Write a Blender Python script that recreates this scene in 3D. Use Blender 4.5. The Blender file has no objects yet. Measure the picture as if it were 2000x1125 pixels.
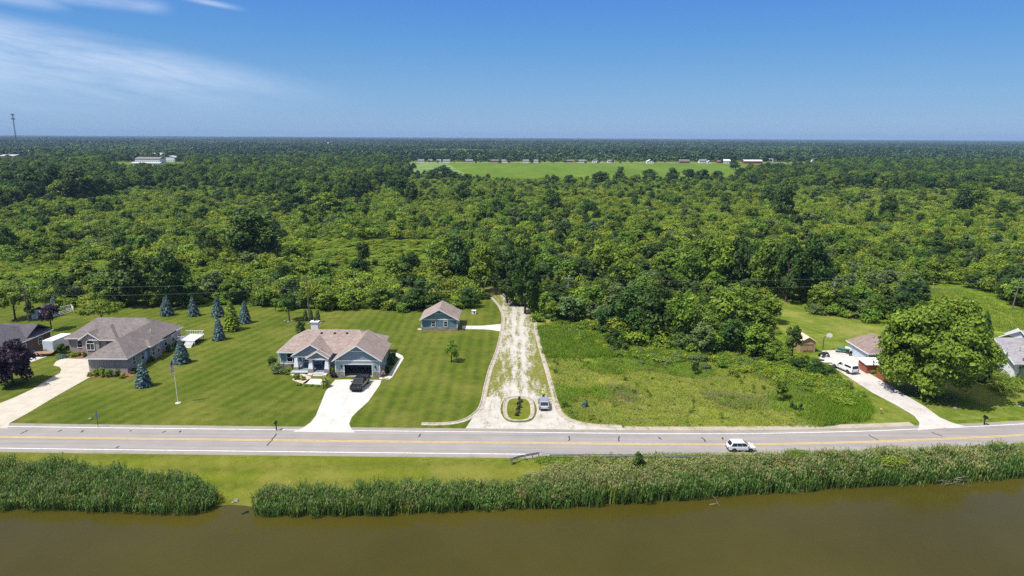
import bpy, bmesh, math, random
import numpy as np
from mathutils import Vector, Matrix
from mathutils.geometry import tessellate_polygon
S = bpy.context.scene
COL = S.collection
R = math.radians
rnd = random.Random(7)
rng = np.random.default_rng(7)

# ------------------------------------------------------------------ camera, sky, sun, exposure
FPX, HCAM = 1332.0, 42.0                     # focal length in photo pixels (2000 wide), height above the road
PITCH = math.atan((562.5 - 266.8) / FPX); ROLL = 0.0053
_f = Vector((0, math.cos(PITCH), -math.sin(PITCH))); _u0 = Vector((0, math.sin(PITCH), math.cos(PITCH))); _r0 = Vector((1, 0, 0))
_r = _r0 * math.cos(ROLL) + _u0 * math.sin(ROLL); _u = _u0 * math.cos(ROLL) - _r0 * math.sin(ROLL)
cd = bpy.data.cameras.new('camera'); cam = bpy.data.objects.new('camera', cd); COL.objects.link(cam)
cam.matrix_world = Matrix(((_r.x, _u.x, -_f.x, 0), (_r.y, _u.y, -_f.y, 0), (_r.z, _u.z, -_f.z, HCAM), (0, 0, 0, 1)))
cd.sensor_width = 36.0; cd.lens = 36.0 * FPX / 2000.0; cd.clip_start = 0.5; cd.clip_end = 80000
S.camera = cam
S.view_settings.view_transform = 'Standard'; S.view_settings.look = 'None'; S.view_settings.gamma = 1.0
S.view_settings.exposure = 0.3
SUN_EL, SUN_SH = R(60), Vector((0.87, 0.49, 0)).normalized()      # shadows fall to the right and away
w = bpy.data.worlds.new("World"); S.world = w; w.use_nodes = True
nt = w.node_tree; nt.nodes.clear()
def N(t, **k):
    n = nt.nodes.new(t)
    for a, b in k.items(): setattr(n, a, b)
    return n
sky = N('ShaderNodeTexSky', sky_type='NISHITA', sun_disc=False)
sky.sun_elevation = SUN_EL; sky.sun_rotation = math.atan2(-SUN_SH.x, -SUN_SH.y)
sky.altitude = 200; sky.air_density = 1.0; sky.dust_density = 0.35; sky.ozone_density = 3.0
tc = N('ShaderNodeTexCoord'); bg = N('ShaderNodeBackground'); wo = N('ShaderNodeOutputWorld')
L = nt.links.new
# deepen the blue a little, then thin cirrus in the sky itself
hsv = N('ShaderNodeHueSaturation'); hsv.inputs['Saturation'].default_value = 1.12; hsv.inputs['Value'].default_value = 1.0
L(sky.outputs[0], hsv.inputs['Color'])
sep = N('ShaderNodeSeparateXYZ'); L(tc.outputs['Generated'], sep.inputs[0])
grad = N('ShaderNodeValToRGB'); cr_ = grad.color_ramp; cr_.elements[0].position = 0.0; cr_.elements[0].color = (.25, .45, .72, 1)
for p_, c_ in ((.06, (.175, .40, .73)), (.13, (.095, .32, .72)), (.21, (.060, .225, .75)), (.5, (.012, .07, .36)), (.7, (.008, .045, .25))):
    e_ = cr_.elements.new(p_); e_.color = (*c_, 1)
cr_.elements[-1].position = .7
L(sep.outputs[2], grad.inputs[0])
gs = N('ShaderNodeVectorMath', operation='SCALE'); gs.inputs['Scale'].default_value = 8.0; L(grad.outputs[0], gs.inputs[0])
gm_ = N('ShaderNodeMix', data_type='RGBA'); gm_.inputs[0].default_value = .85; L(hsv.outputs[0], gm_.inputs[6]); L(gs.outputs[0], gm_.inputs[7])
def M(op, a, b=None, c=None):
    n = N('ShaderNodeMath', operation=op)
    for i, v in enumerate((a, b, c)):
        if v is None: continue
        if hasattr(v, 'links'): L(v, n.inputs[i])
        else: n.inputs[i].default_value = v
    return n.outputs[0]
ax = M('DIVIDE', sep.outputs[0], sep.outputs[1]); el = M('DIVIDE', sep.outputs[2], sep.outputs[1])   # tangents: sideways and up from north
def sst(v, a, b):
    m = N('ShaderNodeMapRange', interpolation_type='SMOOTHSTEP'); L(v, m.inputs[0]); m.inputs[1].default_value = a; m.inputs[2].default_value = b; return m.outputs[0]
def streak(x0, e0, slope, half, xa, xb):
    line = M('ADD', M('MULTIPLY', M('SUBTRACT', ax, x0), slope), e0); d = M('ABSOLUTE', M('SUBTRACT', el, line))
    return M('MULTIPLY', sst(d, half, 0.0), M('MULTIPLY', sst(ax, xa, xa + .05), sst(ax, xb, xb - .05)))
mp = N('ShaderNodeCombineXYZ'); L(M('ADD', M('MULTIPLY', ax, 2.2), M('MULTIPLY', el, 1.2)), mp.inputs[0]); L(M('MULTIPLY', M('ADD', el, M('MULTIPLY', ax, 0.16)), 14.0), mp.inputs[1])
nz = N('ShaderNodeTexNoise'); nz.inputs['Scale'].default_value = 2.4; nz.inputs['Detail'].default_value = 12; nz.inputs['Roughness'].default_value = 0.62; nz.inputs['Distortion'].default_value = 0.5
L(mp.outputs[0], nz.inputs['Vector'])
top = M('SUBTRACT', M('ADD', M('MULTIPLY', M('SUBTRACT', -.25, ax), .205), .072), el)                 # the wedge of thin cirrus from the left edge
c1 = M('MULTIPLY', M('MULTIPLY', sst(top, -.008, .03), sst(el, .0, .11)), sst(ax, -.16, -.46))
c2 = M('MULTIPLY', M('MAXIMUM', streak(-.55, .178, -.10, .014, -.72, -.46), M('MAXIMUM', streak(-.70, .185, -.14, .016, -1.2, -.60), streak(-.42, .178, -.17, .006, -.47, -.36))), .8)
dens = M('MAXIMUM', c1, c2)
nz2 = N('ShaderNodeTexNoise'); nz2.inputs['Scale'].default_value = 9; nz2.inputs['Detail'].default_value = 8; nz2.inputs['Roughness'].default_value = .7; L(mp.outputs[0], nz2.inputs['Vector'])
nr = N('ShaderNodeMapRange'); L(M('ADD', M('MULTIPLY', nz.outputs[0], .65), M('MULTIPLY', nz2.outputs[0], .35)), nr.inputs[0]); nr.inputs[1].default_value = 0.33; nr.inputs[2].default_value = 0.66
cl = M('MULTIPLY', dens, M('ADD', M('MULTIPLY', nr.outputs[0], 0.62), 0.18))
mixc = N('ShaderNodeMix', data_type='RGBA'); L(M('MULTIPLY', cl, .85), mixc.inputs[0]); L(gm_.outputs[2], mixc.inputs[6]); mixc.inputs[7].default_value = (6.0, 6.9, 8.4, 1)
L(mixc.outputs[2], bg.inputs[0]); bg.inputs[1].default_value = 0.10
L(bg.outputs[0], wo.inputs[0])
sd = bpy.data.lights.new('sun', 'SUN'); sd.energy = 4.95; sd.angle = R(0.5); sd.color = (1.0, 0.95, 0.87)
so = bpy.data.objects.new('sun', sd); COL.objects.link(so)
tosun = Vector((-SUN_SH.x * math.cos(SUN_EL), -SUN_SH.y * math.cos(SUN_EL), math.sin(SUN_EL)))
so.rotation_euler = tosun.to_track_quat('Z', 'Y').to_euler(); so.location = (0, 0, 300)
cy = S.cycles
cy.use_denoising = False; cy.max_bounces = 5; cy.diffuse_bounces = 2; cy.glossy_bounces = 2; cy.transmission_bounces = 3
cy.transparent_max_bounces = 6; cy.volume_bounces = 0; cy.sample_clamp_indirect = 4.0

# ------------------------------------------------------------------ pixel <-> world (only to measure the photo)
def ray(x, y): return _f + _r * ((x - 1000) / FPX) - _u * ((y - 562.5) / FPX)
def G(x, y, z=0.0):
    r = ray(x, y); t = (z - HCAM) / r.z
    return Vector((r.x * t, r.y * t, z))
def ZAT(x, y, Y):
    r = ray(x, y); return HCAM + r.z * Y / r.y
def MPP(p): return (Vector(p) - Vector((0, 0, HCAM))).dot(_f) / FPX      # metres per photo pixel at p
def PROJ(X, Y, Z=0.0):
    v = Vector((X, Y, Z - HCAM)); d = v.dot(_f)
    return (1000 + FPX * v.dot(_r) / d, 562.5 - FPX * v.dot(_u) / d)
def inpoly(x, y, P):
    c = False; j = len(P) - 1
    for i in range(len(P)):
        xi, yi = P[i]; xj, yj = P[j]
        if (yi > y) != (yj > y) and x < (xj - xi) * (y - yi) / (yj - yi) + xi: c = not c
        j = i
    return c

# ------------------------------------------------------------------ materials
class NT:
    def __init__(s, name):
        s.m = bpy.data.materials.new(name); s.m.use_nodes = True; s.t = s.m.node_tree; s.t.nodes.clear()
        s.o = s.n('ShaderNodeOutputMaterial')
    def n(s, t, **k):
        q = s.t.nodes.new(t)
        for a, b in k.items(): setattr(q, a, b)
        return q
    def l(s, a, b): s.t.links.new(a, b)
    def pr(s, rough=0.8, spec=0.3, metal=0.0, coat=0.0):
        p = s.n('ShaderNodeBsdfPrincipled'); p.inputs['Roughness'].default_value = rough; p.inputs['Specular IOR Level'].default_value = spec
        p.inputs['Metallic'].default_value = metal; p.inputs['Coat Weight'].default_value = coat; return p
    def pos(s, scale=(1, 1, 1), rotz=0):
        c = s.n('ShaderNodeTexCoord'); mp = s.n('ShaderNodeMapping'); mp.inputs['Scale'].default_value = scale; mp.inputs['Rotation'].default_value = (0, 0, rotz)
        s.l(c.outputs['Object'], mp.inputs[0]); return mp.outputs[0]
    def noise(s, vec, scale, detail=4, rough=0.6, dist=0.0):
        q = s.n('ShaderNodeTexNoise'); q.inputs['Scale'].default_value = scale; q.inputs['Detail'].default_value = detail
        q.inputs['Roughness'].default_value = rough; q.inputs['Distortion'].default_value = dist; s.l(vec, q.inputs['Vector']); return q.outputs[0]
    def ramp(s, fac, stops):
        q = s.n('ShaderNodeValToRGB'); cr = q.color_ramp
        while len(cr.elements) > 1: cr.elements.remove(cr.elements[-1])
        for i, (p, c) in enumerate(stops):
            e = cr.elements[0] if i == 0 else cr.elements.new(p)
            e.position = p; e.color = (*c, 1)
        s.l(fac, q.inputs[0]); return q.outputs[0]
    def math(s, op, a, b=0.0):
        q = s.n('ShaderNodeMath', operation=op)
        for i, v in enumerate((a, b)):
            if hasattr(v, 'links'): s.l(v, q.inputs[i])
            else: q.inputs[i].default_value = v
        return q.outputs[0]
    def mix(s, fac, a, b, mode='MIX'):
        q = s.n('ShaderNodeMix', data_type='RGBA', blend_type=mode)
        for i, v in ((0, fac), (6, a), (7, b)):
            if hasattr(v, 'links'): s.l(v, q.inputs[i])
            elif i == 0: q.inputs[0].default_value = v
            else: q.inputs[i].default_value = (*v, 1)
        return q.outputs[2]
    def bump(s, h, strength, dist, p):
        b = s.n('ShaderNodeBump'); b.inputs['Strength'].default_value = strength; b.inputs['Distance'].default_value = dist
        s.l(h, b.inputs['Height']); s.l(b.outputs[0], p.inputs['Normal'])
    def out(s, sh): s.l(sh, s.o.inputs[0]); return s.m
def smat(name, col, rough=0.7, spec=0.3, metal=0.0, var=0.12, scale=3.0, bump=0.0, coat=0.0):
    t = NT(name); p = t.pr(rough, spec, metal, coat); n = t.noise(t.pos(), scale, 5)
    d = tuple(max(c * (1 - var * 1.6), 0) for c in col); b = tuple(min(c * (1 + var), 1) for c in col)
    t.l(t.ramp(n, [(0.3, d), (0.7, b)]), p.inputs['Base Color'])
    if bump: t.bump(n, bump, 0.05, p)
    return t.out(p.outputs[0])
def leafmat(name, stops, trans=0.25, rv=0.35, rough=0.55, spec=0.25):
    t = NT(name); a = t.n('ShaderNodeAttribute', attribute_name='tint'); oi = t.n('ShaderNodeObjectInfo')
    c = t.ramp(a.outputs['Fac'], stops)
    v = t.math('ADD', t.math('MULTIPLY', oi.outputs['Random'], rv), 1 - rv / 2)
    h = t.n('ShaderNodeHueSaturation'); t.l(c, h.inputs['Color']); t.l(v, h.inputs['Value'])
    hh = t.math('ADD', t.math('MULTIPLY', t.math('FRACT', t.math('MULTIPLY', oi.outputs['Random'], 17.3)), 0.035), 0.4825); t.l(hh, h.inputs['Hue'])
    p = t.pr(rough, spec); t.l(h.outputs[0], p.inputs['Base Color'])
    tr = t.n('ShaderNodeBsdfTranslucent'); t.l(h.outputs[0], tr.inputs[0])
    mx = t.n('ShaderNodeMixShader'); mx.inputs[0].default_value = trans; t.l(p.outputs[0], mx.inputs[1]); t.l(tr.outputs[0], mx.inputs[2])
    return t.out(mx.outputs[0])
MT = {}
MT['leaf_dark'] = leafmat('leaf_dark', [(0, (.022, .052, .008)), (.5, (.050, .105, .015)), (1, (.105, .18, .028))])
MT['leaf_mid'] = leafmat('leaf_mid', [(0, (.062, .118, .010)), (.5, (.130, .22, .018)), (1, (.23, .33, .030))])
MT['leaf_yellow'] = leafmat('leaf_yellow', [(0, (.095, .15, .010)), (.5, (.19, .27, .018)), (1, (.31, .385, .032))])
MT['leaf_maple'] = leafmat('leaf_maple', [(0, (.08, .14, .012)), (.5, (.16, .235, .020)), (1, (.27, .35, .035))], rv=.1)
MT['leaf_grey'] = leafmat('leaf_grey', [(0, (.07, .115, .03)), (.5, (.13, .19, .055)), (1, (.20, .27, .09))])
MT['leaf_purple'] = leafmat('leaf_purple', [(0, (.018, .010, .020)), (.5, (.04, .020, .040)), (1, (.085, .05, .085))], rv=.1)
MT['leaf_spruce'] = leafmat('leaf_spruce', [(0, (.035, .075, .062)), (.5, (.08, .145, .13)), (1, (.17, .25, .235))], trans=.05, rv=.2)
MT['leaf_cedar'] = leafmat('leaf_cedar', [(0, (.030, .055, .012)), (.5, (.06, .10, .020)), (1, (.10, .15, .030))], trans=.05)
MT['leaf_far'] = leafmat('leaf_far', [(0, (.010, .030, .010)), (.5, (.024, .060, .016)), (1, (.052, .11, .028))], trans=0, rv=.8)
MT['leaf_far_light'] = leafmat('leaf_far_light', [(0, (.03, .075, .014)), (.5, (.065, .13, .025)), (1, (.12, .20, .045))], trans=0, rv=.4)
MT['bark'] = smat('bark', (.11, .085, .065), .9, .1, var=.35, scale=6, bump=.4)
MT['deadwood'] = smat('deadwood', (.30, .26, .21), .9, .1, var=.3, scale=5)
MT['reed'] = leafmat('reed', [(0, (.050, .105, .020)), (.5, (.11, .20, .035)), (1, (.21, .32, .07))], trans=.2, rv=.3)
MT['reed_pale'] = leafmat('reed_pale', [(0, (.12, .18, .03)), (.5, (.22, .29, .05)), (1, (.36, .40, .10))], trans=.2, rv=.3)
MT['plume'] = leafmat('plume', [(0, (.24, .22, .10)), (.5, (.38, .35, .19)), (1, (.50, .46, .28))], trans=.1, rv=.2)
MT['tuft'] = leafmat('tuft', [(0, (.18, .23, .025)), (.5, (.30, .35, .045)), (1, (.44, .48, .10))], trans=.2, rv=.3)
MT['tuft_green'] = leafmat('tuft_green', [(0, (.10, .18, .012)), (.5, (.18, .31, .020)), (1, (.28, .43, .035))], trans=.2, rv=.3)
MT['tuft_pink'] = leafmat('tuft_pink', [(0, (.17, .17, .06)), (.5, (.28, .26, .12)), (1, (.40, .35, .20))], trans=.1, rv=.3)

def lawnmat(name, ca, cb, rot, period, dry=(.16, .15, .035), dryamt=.5, seed=0):
    t = NT(name); p = t.pr(.95, .08); v = t.pos()
    big = t.noise(v, .085, 8, .7); mid = t.noise(v, .7, 6, .7); fine = t.noise(v, 9.0, 3, .8)
    wv = t.n('ShaderNodeTexWave', wave_type='BANDS', bands_direction='X', wave_profile='SIN'); wv.inputs['Scale'].default_value = 2 * math.pi / period / 6.2832 * 1.0 / 3.1
    wv.inputs['Distortion'].default_value = 1.6; wv.inputs['Detail'].default_value = 3; wv.inputs['Detail Scale'].default_value = .35
    t.l(t.pos((1, 1, 1), rot), wv.inputs[0])
    st = t.math('ADD', t.math('MULTIPLY', wv.outputs['Fac'], t.math('MULTIPLY', t.noise(v, .11, 3), .56)), t.math('ADD', t.math('MULTIPLY', mid, .45), t.math('MULTIPLY', t.noise(v, .09, 4), .25)))
    c = t.ramp(st, [(.15, ca), (.8, cb)])
    dm = t.n('ShaderNodeMapRange'); t.l(t.math('ADD', big, t.math('MULTIPLY', mid, .35)), dm.inputs[0]); dm.inputs[1].default_value = .60; dm.inputs[2].default_value = .86; dm.inputs[4].default_value = dryamt
    c = t.mix(dm.outputs[0], c, dry)
    fm = t.n('ShaderNodeMapRange'); t.l(fine, fm.inputs[0]); fm.inputs[1].default_value = .25; fm.inputs[2].default_value = .75; fm.inputs[3].default_value = .62; fm.inputs[4].default_value = 1.38
    mm = t.n('ShaderNodeVectorMath', operation='SCALE'); t.l(c, mm.inputs[0]); t.l(fm.outputs[0], mm.inputs['Scale'])
    t.l(mm.outputs[0], p.inputs['Base Color']); t.bump(t.math('ADD', fine, t.math('MULTIPLY', mid, .8)), .8, .12, p)
    return t.out(p.outputs[0])
MT['lawn_left'] = lawnmat('lawn_left', (.046, .078, .008), (.105, .140, .013), R(17), 2.6, dry=(.22, .205, .045), dryamt=.5)
MT['lawn_centre'] = lawnmat('lawn_centre', (.046, .078, .008), (.105, .140, .013), R(0), 2.2, dry=(.22, .205, .045), dryamt=.5)
MT['lawn_right'] = lawnmat('lawn_right', (.075, .125, .010), (.125, .18, .015), R(-35), 2.6, dry=(.30, .28, .08), dryamt=.7)
MT['verge'] = lawnmat('verge', (.08, .105, .009), (.15, .18, .015), R(88), 3.4, dry=(.25, .22, .06), dryamt=.6)
MT['meadow'] = lawnmat('meadow', (.17, .20, .02), (.28, .30, .05), R(60), 9, dry=(.27, .23, .09), dryamt=.8)
MT['tallgrass'] = lawnmat('tallgrass', (.16, .24, .018), (.26, .34, .03), R(50), 5, dry=(.26, .28, .06), dryamt=.5)
def groundmat():
    t = NT('ground'); p = t.pr(.95, .05); v = t.pos()
    c = t.ramp(t.noise(v, .55, 9, .8), [(.35, (.025, .045, .008)), (.5, (.10, .15, .013)), (.68, (.19, .24, .022))])
    t.l(c, p.inputs['Base Color']); return t.out(p.outputs[0])
MT['ground'] = groundmat()
def fieldmat():
    t = NT('crop_field'); p = t.pr(.9, .05)
    a = t.noise(t.pos((.02, .004, 1), R(4)), 1.0, 6, .7); b = t.noise(t.pos(), .05, 4)
    c = t.ramp(t.math('ADD', t.math('MULTIPLY', a, .7), t.math('MULTIPLY', b, .3)), [(.3, (.065, .12, .010)), (.55, (.11, .175, .014)), (.72, (.17, .23, .025))])
    t.l(c, p.inputs['Base Color']); return t.out(p.outputs[0])
MT['field'] = fieldmat(); MT['field_pale'] = smat('stubble_field', (.16, .24, .07), .9, .05, scale=.05, var=.3)
def roadmat():
    t = NT('asphalt'); p = t.pr(.85, .2); v = t.pos()
    n1 = t.noise(v, .35, 6, .6); n2 = t.noise(t.pos((.03, 1.4, 1), R(.3)), 1.0, 3, .6); n3 = t.noise(v, 25, 2)
    f = t.math('ADD', t.math('ADD', t.math('MULTIPLY', n1, .3), t.math('MULTIPLY', n2, .5)), t.math('MULTIPLY', n3, .2))
    t.l(t.ramp(f, [(.32, (.21, .197, .19)), (.5, (.27, .253, .242)), (.68, (.33, .31, .295))]), p.inputs['Base Color']); t.bump(n3, .2, .01, p)
    return t.out(p.outputs[0])
MT['asphalt'] = roadmat()
def concmat(name, col, var=.12, spots=.5):
    t = NT(name); p = t.pr(.85, .2); v = t.pos()
    f = t.math('ADD', t.math('MULTIPLY', t.noise(v, .5, 7, .65), .6), t.math('MULTIPLY', t.noise(v, 6, 4, .6), .4))
    c = t.ramp(f, [(.3, tuple(x * (1 - var * 2) for x in col)), (.52, col), (.75, tuple(min(x * (1 + var), 1) for x in col))])
    br = t.n('ShaderNodeTexBrick'); br.offset = 0; br.inputs['Scale'].default_value = 1.0; br.inputs['Brick Width'].default_value = 3.0; br.inputs['Row Height'].default_value = 3.0
    br.inputs['Mortar Size'].default_value = .022; br.inputs['Color1'].default_value = (1, 1, 1, 1); br.inputs['Color2'].default_value = (.93, .93, .93, 1); br.inputs['Mortar'].default_value = (.62, .6, .56, 1)
    t.l(v, br.inputs[0]); c = t.mix(1.0, c, br.outputs[0], 'MULTIPLY')
    t.l(c, p.inputs['Base Color']); return t.out(p.outputs[0])
MT['concrete'] = concmat('concrete', (.55, .53, .50)); MT['concrete_tan'] = concmat('concrete_tan', (.50, .46, .38)); MT['kerb'] = smat('kerb_concrete', (.40, .36, .30), .85, .2, var=.25, scale=1.2)
def gravelmat(name, patches, gcol=(.60, .57, .53)):
    t = NT(name); p = t.pr(.95, .1); v = t.pos()
    stone = t.ramp(t.math('ADD', t.math('MULTIPLY', t.noise(v, 7.0, 4, .8), .6), t.math('MULTIPLY', t.noise(v, .35, 6, .7), .4)), [(.34, tuple(x * .55 for x in gcol)), (.5, gcol), (.7, tuple(min(1, x * 1.25) for x in gcol))])
    g = t.ramp(t.noise(v, 2.0, 6, .7), [(.3, (.09, .10, .015)), (.5, (.155, .16, .03)), (.75, (.28, .26, .09))])
    if not patches: t.l(stone, p.inputs['Base Color']); return t.out(p.outputs[0])
    geo = t.n('ShaderNodeSeparateXYZ'); t.l(v, geo.inputs[0])
    m = t.math('ADD', t.math('MULTIPLY', t.noise(t.pos((1, .22, 1)), .8, 10, .78, .2), .85), t.math('MULTIPLY', t.noise(t.pos((1, .5, 1)), 3.2, 5, .8), .5))
    # the lane's middle stretch is overgrown, the apron by the road is bare
    near = t.n('ShaderNodeMapRange', interpolation_type='SMOOTHSTEP'); t.l(geo.outputs[1], near.inputs[0]); near.inputs[1].default_value = 99; near.inputs[2].default_value = 116; near.inputs[3].default_value = -.10; near.inputs[4].default_value = .035
    far = t.n('ShaderNodeMapRange', interpolation_type='SMOOTHSTEP'); t.l(geo.outputs[1], far.inputs[0]); far.inputs[1].default_value = 118; far.inputs[2].default_value = 135; far.inputs[3].default_value = .0; far.inputs[4].default_value = -.05
    side = t.n('ShaderNodeMapRange'); t.l(t.math('ABSOLUTE', t.math('SUBTRACT', geo.outputs[0], 1.0)), side.inputs[0]); side.inputs[1].default_value = 2.2; side.inputs[2].default_value = 5.2; side.inputs[3].default_value = 0; side.inputs[4].default_value = .11
    sid = t.math('MULTIPLY', side.outputs[0], t.math('GREATER_THAN', geo.outputs[1], 106.0))
    trk = t.n('ShaderNodeMapRange', interpolation_type='SMOOTHSTEP'); t.l(t.math('ABSOLUTE', t.math('SUBTRACT', t.math('ABSOLUTE', t.math('SUBTRACT', t.math('ADD', geo.outputs[0], t.math('MULTIPLY', t.noise(v, .12, 2), 1.5)), 2.2)), .95)), trk.inputs[0]); trk.inputs[1].default_value = .15; trk.inputs[2].default_value = .75; trk.inputs[3].default_value = -.075; trk.inputs[4].default_value = .02
    f = t.math('ADD', t.math('ADD', t.math('ADD', m, trk.outputs[0]), near.outputs[0]), t.math('ADD', far.outputs[0], sid))
    mm = t.n('ShaderNodeMapRange'); t.l(f, mm.inputs[0]); mm.inputs[1].default_value = .625; mm.inputs[2].default_value = .76
    t.l(t.mix(mm.outputs[0], stone, g), p.inputs['Base Color']); return t.out(p.outputs[0])
MT['gravel_lane'] = gravelmat('gravel_lane', True, (.46, .44, .40)); MT['gravel'] = gravelmat('gravel', False, (.27, .25, .20)); MT['gravel_rough'] = gravelmat('gravel_rough', True, (.38, .34, .28)); MT['gravel_drive'] = gravelmat('drive_old_asphalt', False, (.50, .475, .45))
def watermat():
    t = NT('water'); p = t.pr(.04, .5); p.inputs['IOR'].default_value = 1.33; v = t.pos()
    c = t.ramp(t.noise(v, .05, 5, .6), [(.35, (.050, .044, .006)), (.65, (.062, .054, .009))])
    t.l(c, p.inputs['Base Color'])
    h = t.math('ADD', t.math('MULTIPLY', t.noise(t.pos((1, 2.4, 1), R(-14)), 3.2, 5, .6), .5), t.math('MULTIPLY', t.noise(v, .25, 3), .5))
    t.bump(h, .22, .05, p); return t.out(p.outputs[0])
MT['water'] = watermat()
def shinglemat(name, c1, c2, c3):
    t = NT(name); p = t.pr(.9, .15); v = t.pos()
    br = t.n('ShaderNodeTexBrick'); br.inputs['Scale'].default_value = 1; br.inputs['Brick Width'].default_value = .55; br.inputs['Row Height'].default_value = .17; br.inputs['Mortar Size'].default_value = .012
    br.inputs['Color1'].default_value = (.78, .78, .78, 1); br.inputs['Color2'].default_value = (1.2, 1.2, 1.2, 1); br.inputs['Mortar'].default_value = (.55, .55, .55, 1)
    t.l(v, br.inputs[0])
    n = t.math('ADD', t.math('MULTIPLY', t.noise(v, .5, 4), .4), t.math('MULTIPLY', t.noise(v, 3.5, 4, .7), .6))
    c = t.mix(.8, t.ramp(n, [(.3, c1), (.5, c2), (.7, c3)]), br.outputs[0], 'MULTIPLY')
    t.l(c, p.inputs['Base Color']); t.bump(n, .3, .03, p); return t.out(p.outputs[0])
MT['roof_tan'] = shinglemat('roof_tan', (.20, .155, .135), (.30, .24, .215), (.39, .32, .28))
MT['roof_grey'] = shinglemat('roof_grey', (.13, .115, .115), (.19, .165, .16), (.25, .215, .205))
MT['roof_dark'] = shinglemat('roof_dark', (.07, .066, .078), (.10, .095, .11), (.14, .135, .15))
MT['roof_brown'] = shinglemat('roof_brown', (.19, .14, .125), (.25, .19, .17), (.31, .245, .22))
MT['roof_pale'] = shinglemat('roof_pale', (.24, .23, .25), (.30, .29, .31), (.36, .35, .37))
def sidingmat(name, col, pitch=.2, vert=False, var=.1):
    t = NT(name); p = t.pr(.6, .3); v = t.pos()
    wv = t.n('ShaderNodeTexWave', wave_type='BANDS', bands_direction='X' if vert else 'Z', wave_profile='SAW'); wv.inputs['Scale'].default_value = 1 / pitch / 3.14
    t.l(v, wv.inputs[0]); n = t.noise(v, 1.5, 4)
    c = t.ramp(wv.outputs['Fac'], [(0, tuple(x * .62 for x in col)), (.12, col), (1, tuple(min(1, x * 1.06) for x in col))])
    c = t.mix(.5, c, t.ramp(n, [(.3, (1 - var,) * 3), (.7, (1, 1, 1))]), 'MULTIPLY')
    t.l(c, p.inputs['Base Color']); t.bump(wv.outputs['Fac'], .3, .02, p); return t.out(p.outputs[0])
MT['siding_blue'] = sidingmat('siding_blue', (.22, .30, .33)); MT['siding_green'] = sidingmat('siding_pale', (.36, .43, .41)); MT['siding_white'] = sidingmat('siding_white', (.74, .76, .78)); MT['siding_teal'] = sidingmat('siding_teal', (.13, .23, .28))
MT['planks'] = sidingmat('planks', (.42, .29, .17), .16, True, .4); MT['red_boards'] = sidingmat('red_boards', (.30, .085, .05), .15, True, .3)
def brickmat(name, c1, c2, mort, bw=.22, rh=.075):
    t = NT(name); p = t.pr(.9, .15); c = t.n('ShaderNodeTexCoord'); sp = t.n('ShaderNodeSeparateXYZ'); t.l(c.outputs['Object'], sp.inputs[0]); cb = t.n('ShaderNodeCombineXYZ')
    t.l(t.math('ADD', sp.outputs[0], sp.outputs[1]), cb.inputs[0]); t.l(sp.outputs[2], cb.inputs[1])
    br = t.n('ShaderNodeTexBrick'); br.inputs['Scale'].default_value = 1; br.inputs['Brick Width'].default_value = bw; br.inputs['Row Height'].default_value = rh; br.inputs['Mortar Size'].default_value = .012
    br.inputs['Color1'].default_value = (*c1, 1); br.inputs['Color2'].default_value = (*c2, 1); br.inputs['Mortar'].default_value = (*mort, 1); t.l(cb.outputs[0], br.inputs[0])
    n = t.noise(cb.outputs[0], 1.3, 5, .7)
    t.l(t.mix(.6, br.outputs[0], t.ramp(n, [(.3, (.55, .55, .55)), (.7, (1.2, 1.2, 1.2))]), 'MULTIPLY'), p.inputs['Base Color']); return t.out(p.outputs[0])
MT['brick'] = brickmat('brick_pinkish', (.33, .27, .25), (.43, .36, .34), (.40, .38, .37)); MT['brick_dark'] = brickmat('brick_dark', (.10, .035, .03), (.15, .055, .045), (.2, .17, .16))
MT['stone'] = brickmat('fieldstone', (.20, .17, .15), (.42, .37, .33), (.30, .28, .26), .45, .2)
def pm(name, col, rough, spec=.5, metal=0, coat=0, var=.05): MT[name] = smat(name, col, rough, spec, metal, var, 2.0, 0, coat)
pm('white', (.78, .78, .78), .5); pm('trim', (.80, .81, .82), .5); pm('glass', (.015, .018, .022), .06, .6, var=.3); pm('dark', (.02, .02, .022), .6); pm('black_paint', (.006, .007, .011), .22, .3, 0, .25)
pm('white_paint', (.80, .80, .81), .2, .5, 0, .8); pm('silver_paint', (.50, .53, .60), .25, .5, .5, .6); pm('rubber', (.02, .02, .02), .85, .2); pm('rim', (.55, .56, .58), .3, .5, .9)
pm('steel', (.30, .31, .32), .55, .4, .4, var=.2); pm('pole_wood', (.19, .16, .13), .9, .1, var=.3); pm('pole_grey', (.42, .41, .39), .9, .1, var=.2); pm('red_light', (.35, .01, .01), .3); pm('lamp_glass', (.75, .75, .72), .1)
pm('mulch', (.22, .11, .065), .95, .05, var=.5); pm('edging', (.55, .45, .36), .9, .1, var=.3); pm('rock', (.25, .23, .20), .9, .1, var=.4); pm('blue_plastic', (.03, .13, .45), .4); pm('line_white', (.78, .78, .77), .8, .2, var=.15)
pm('line_yellow', (.72, .49, .10), .8, .2, var=.15); pm('tar', (.035, .035, .04), .6, .3); pm('grey_deck', (.20, .27, .32), .7); pm('skin', (.55, .34, .25), .6); pm('hivis', (.62, .85, .05), .7); pm('jeans', (.04, .06, .12), .9); pm('pink_cloth', (.45, .12, .22), .9)
pm('hair', (.05, .03, .02), .8); pm('plywood', (.66, .56, .38), .8, .2, var=.15); pm('flag_red', (.55, .03, .05), .8); pm('flag_white', (.8, .8, .8), .8); pm('flag_blue', (.02, .04, .22), .8); pm('barn_red', (.33, .045, .04), .7)
pm('far_white', (.78, .80, .82), .6); pm('far_tan', (.45, .35, .28), .8); pm('far_brick', (.24, .17, .14), .8); pm('metal_roof', (.62, .62, .62), .4, .5, .2); pm('far_roof', (.20, .19, .20), .9, .1); pm('far_roof_brown', (.17, .13, .12), .9, .1)
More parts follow.
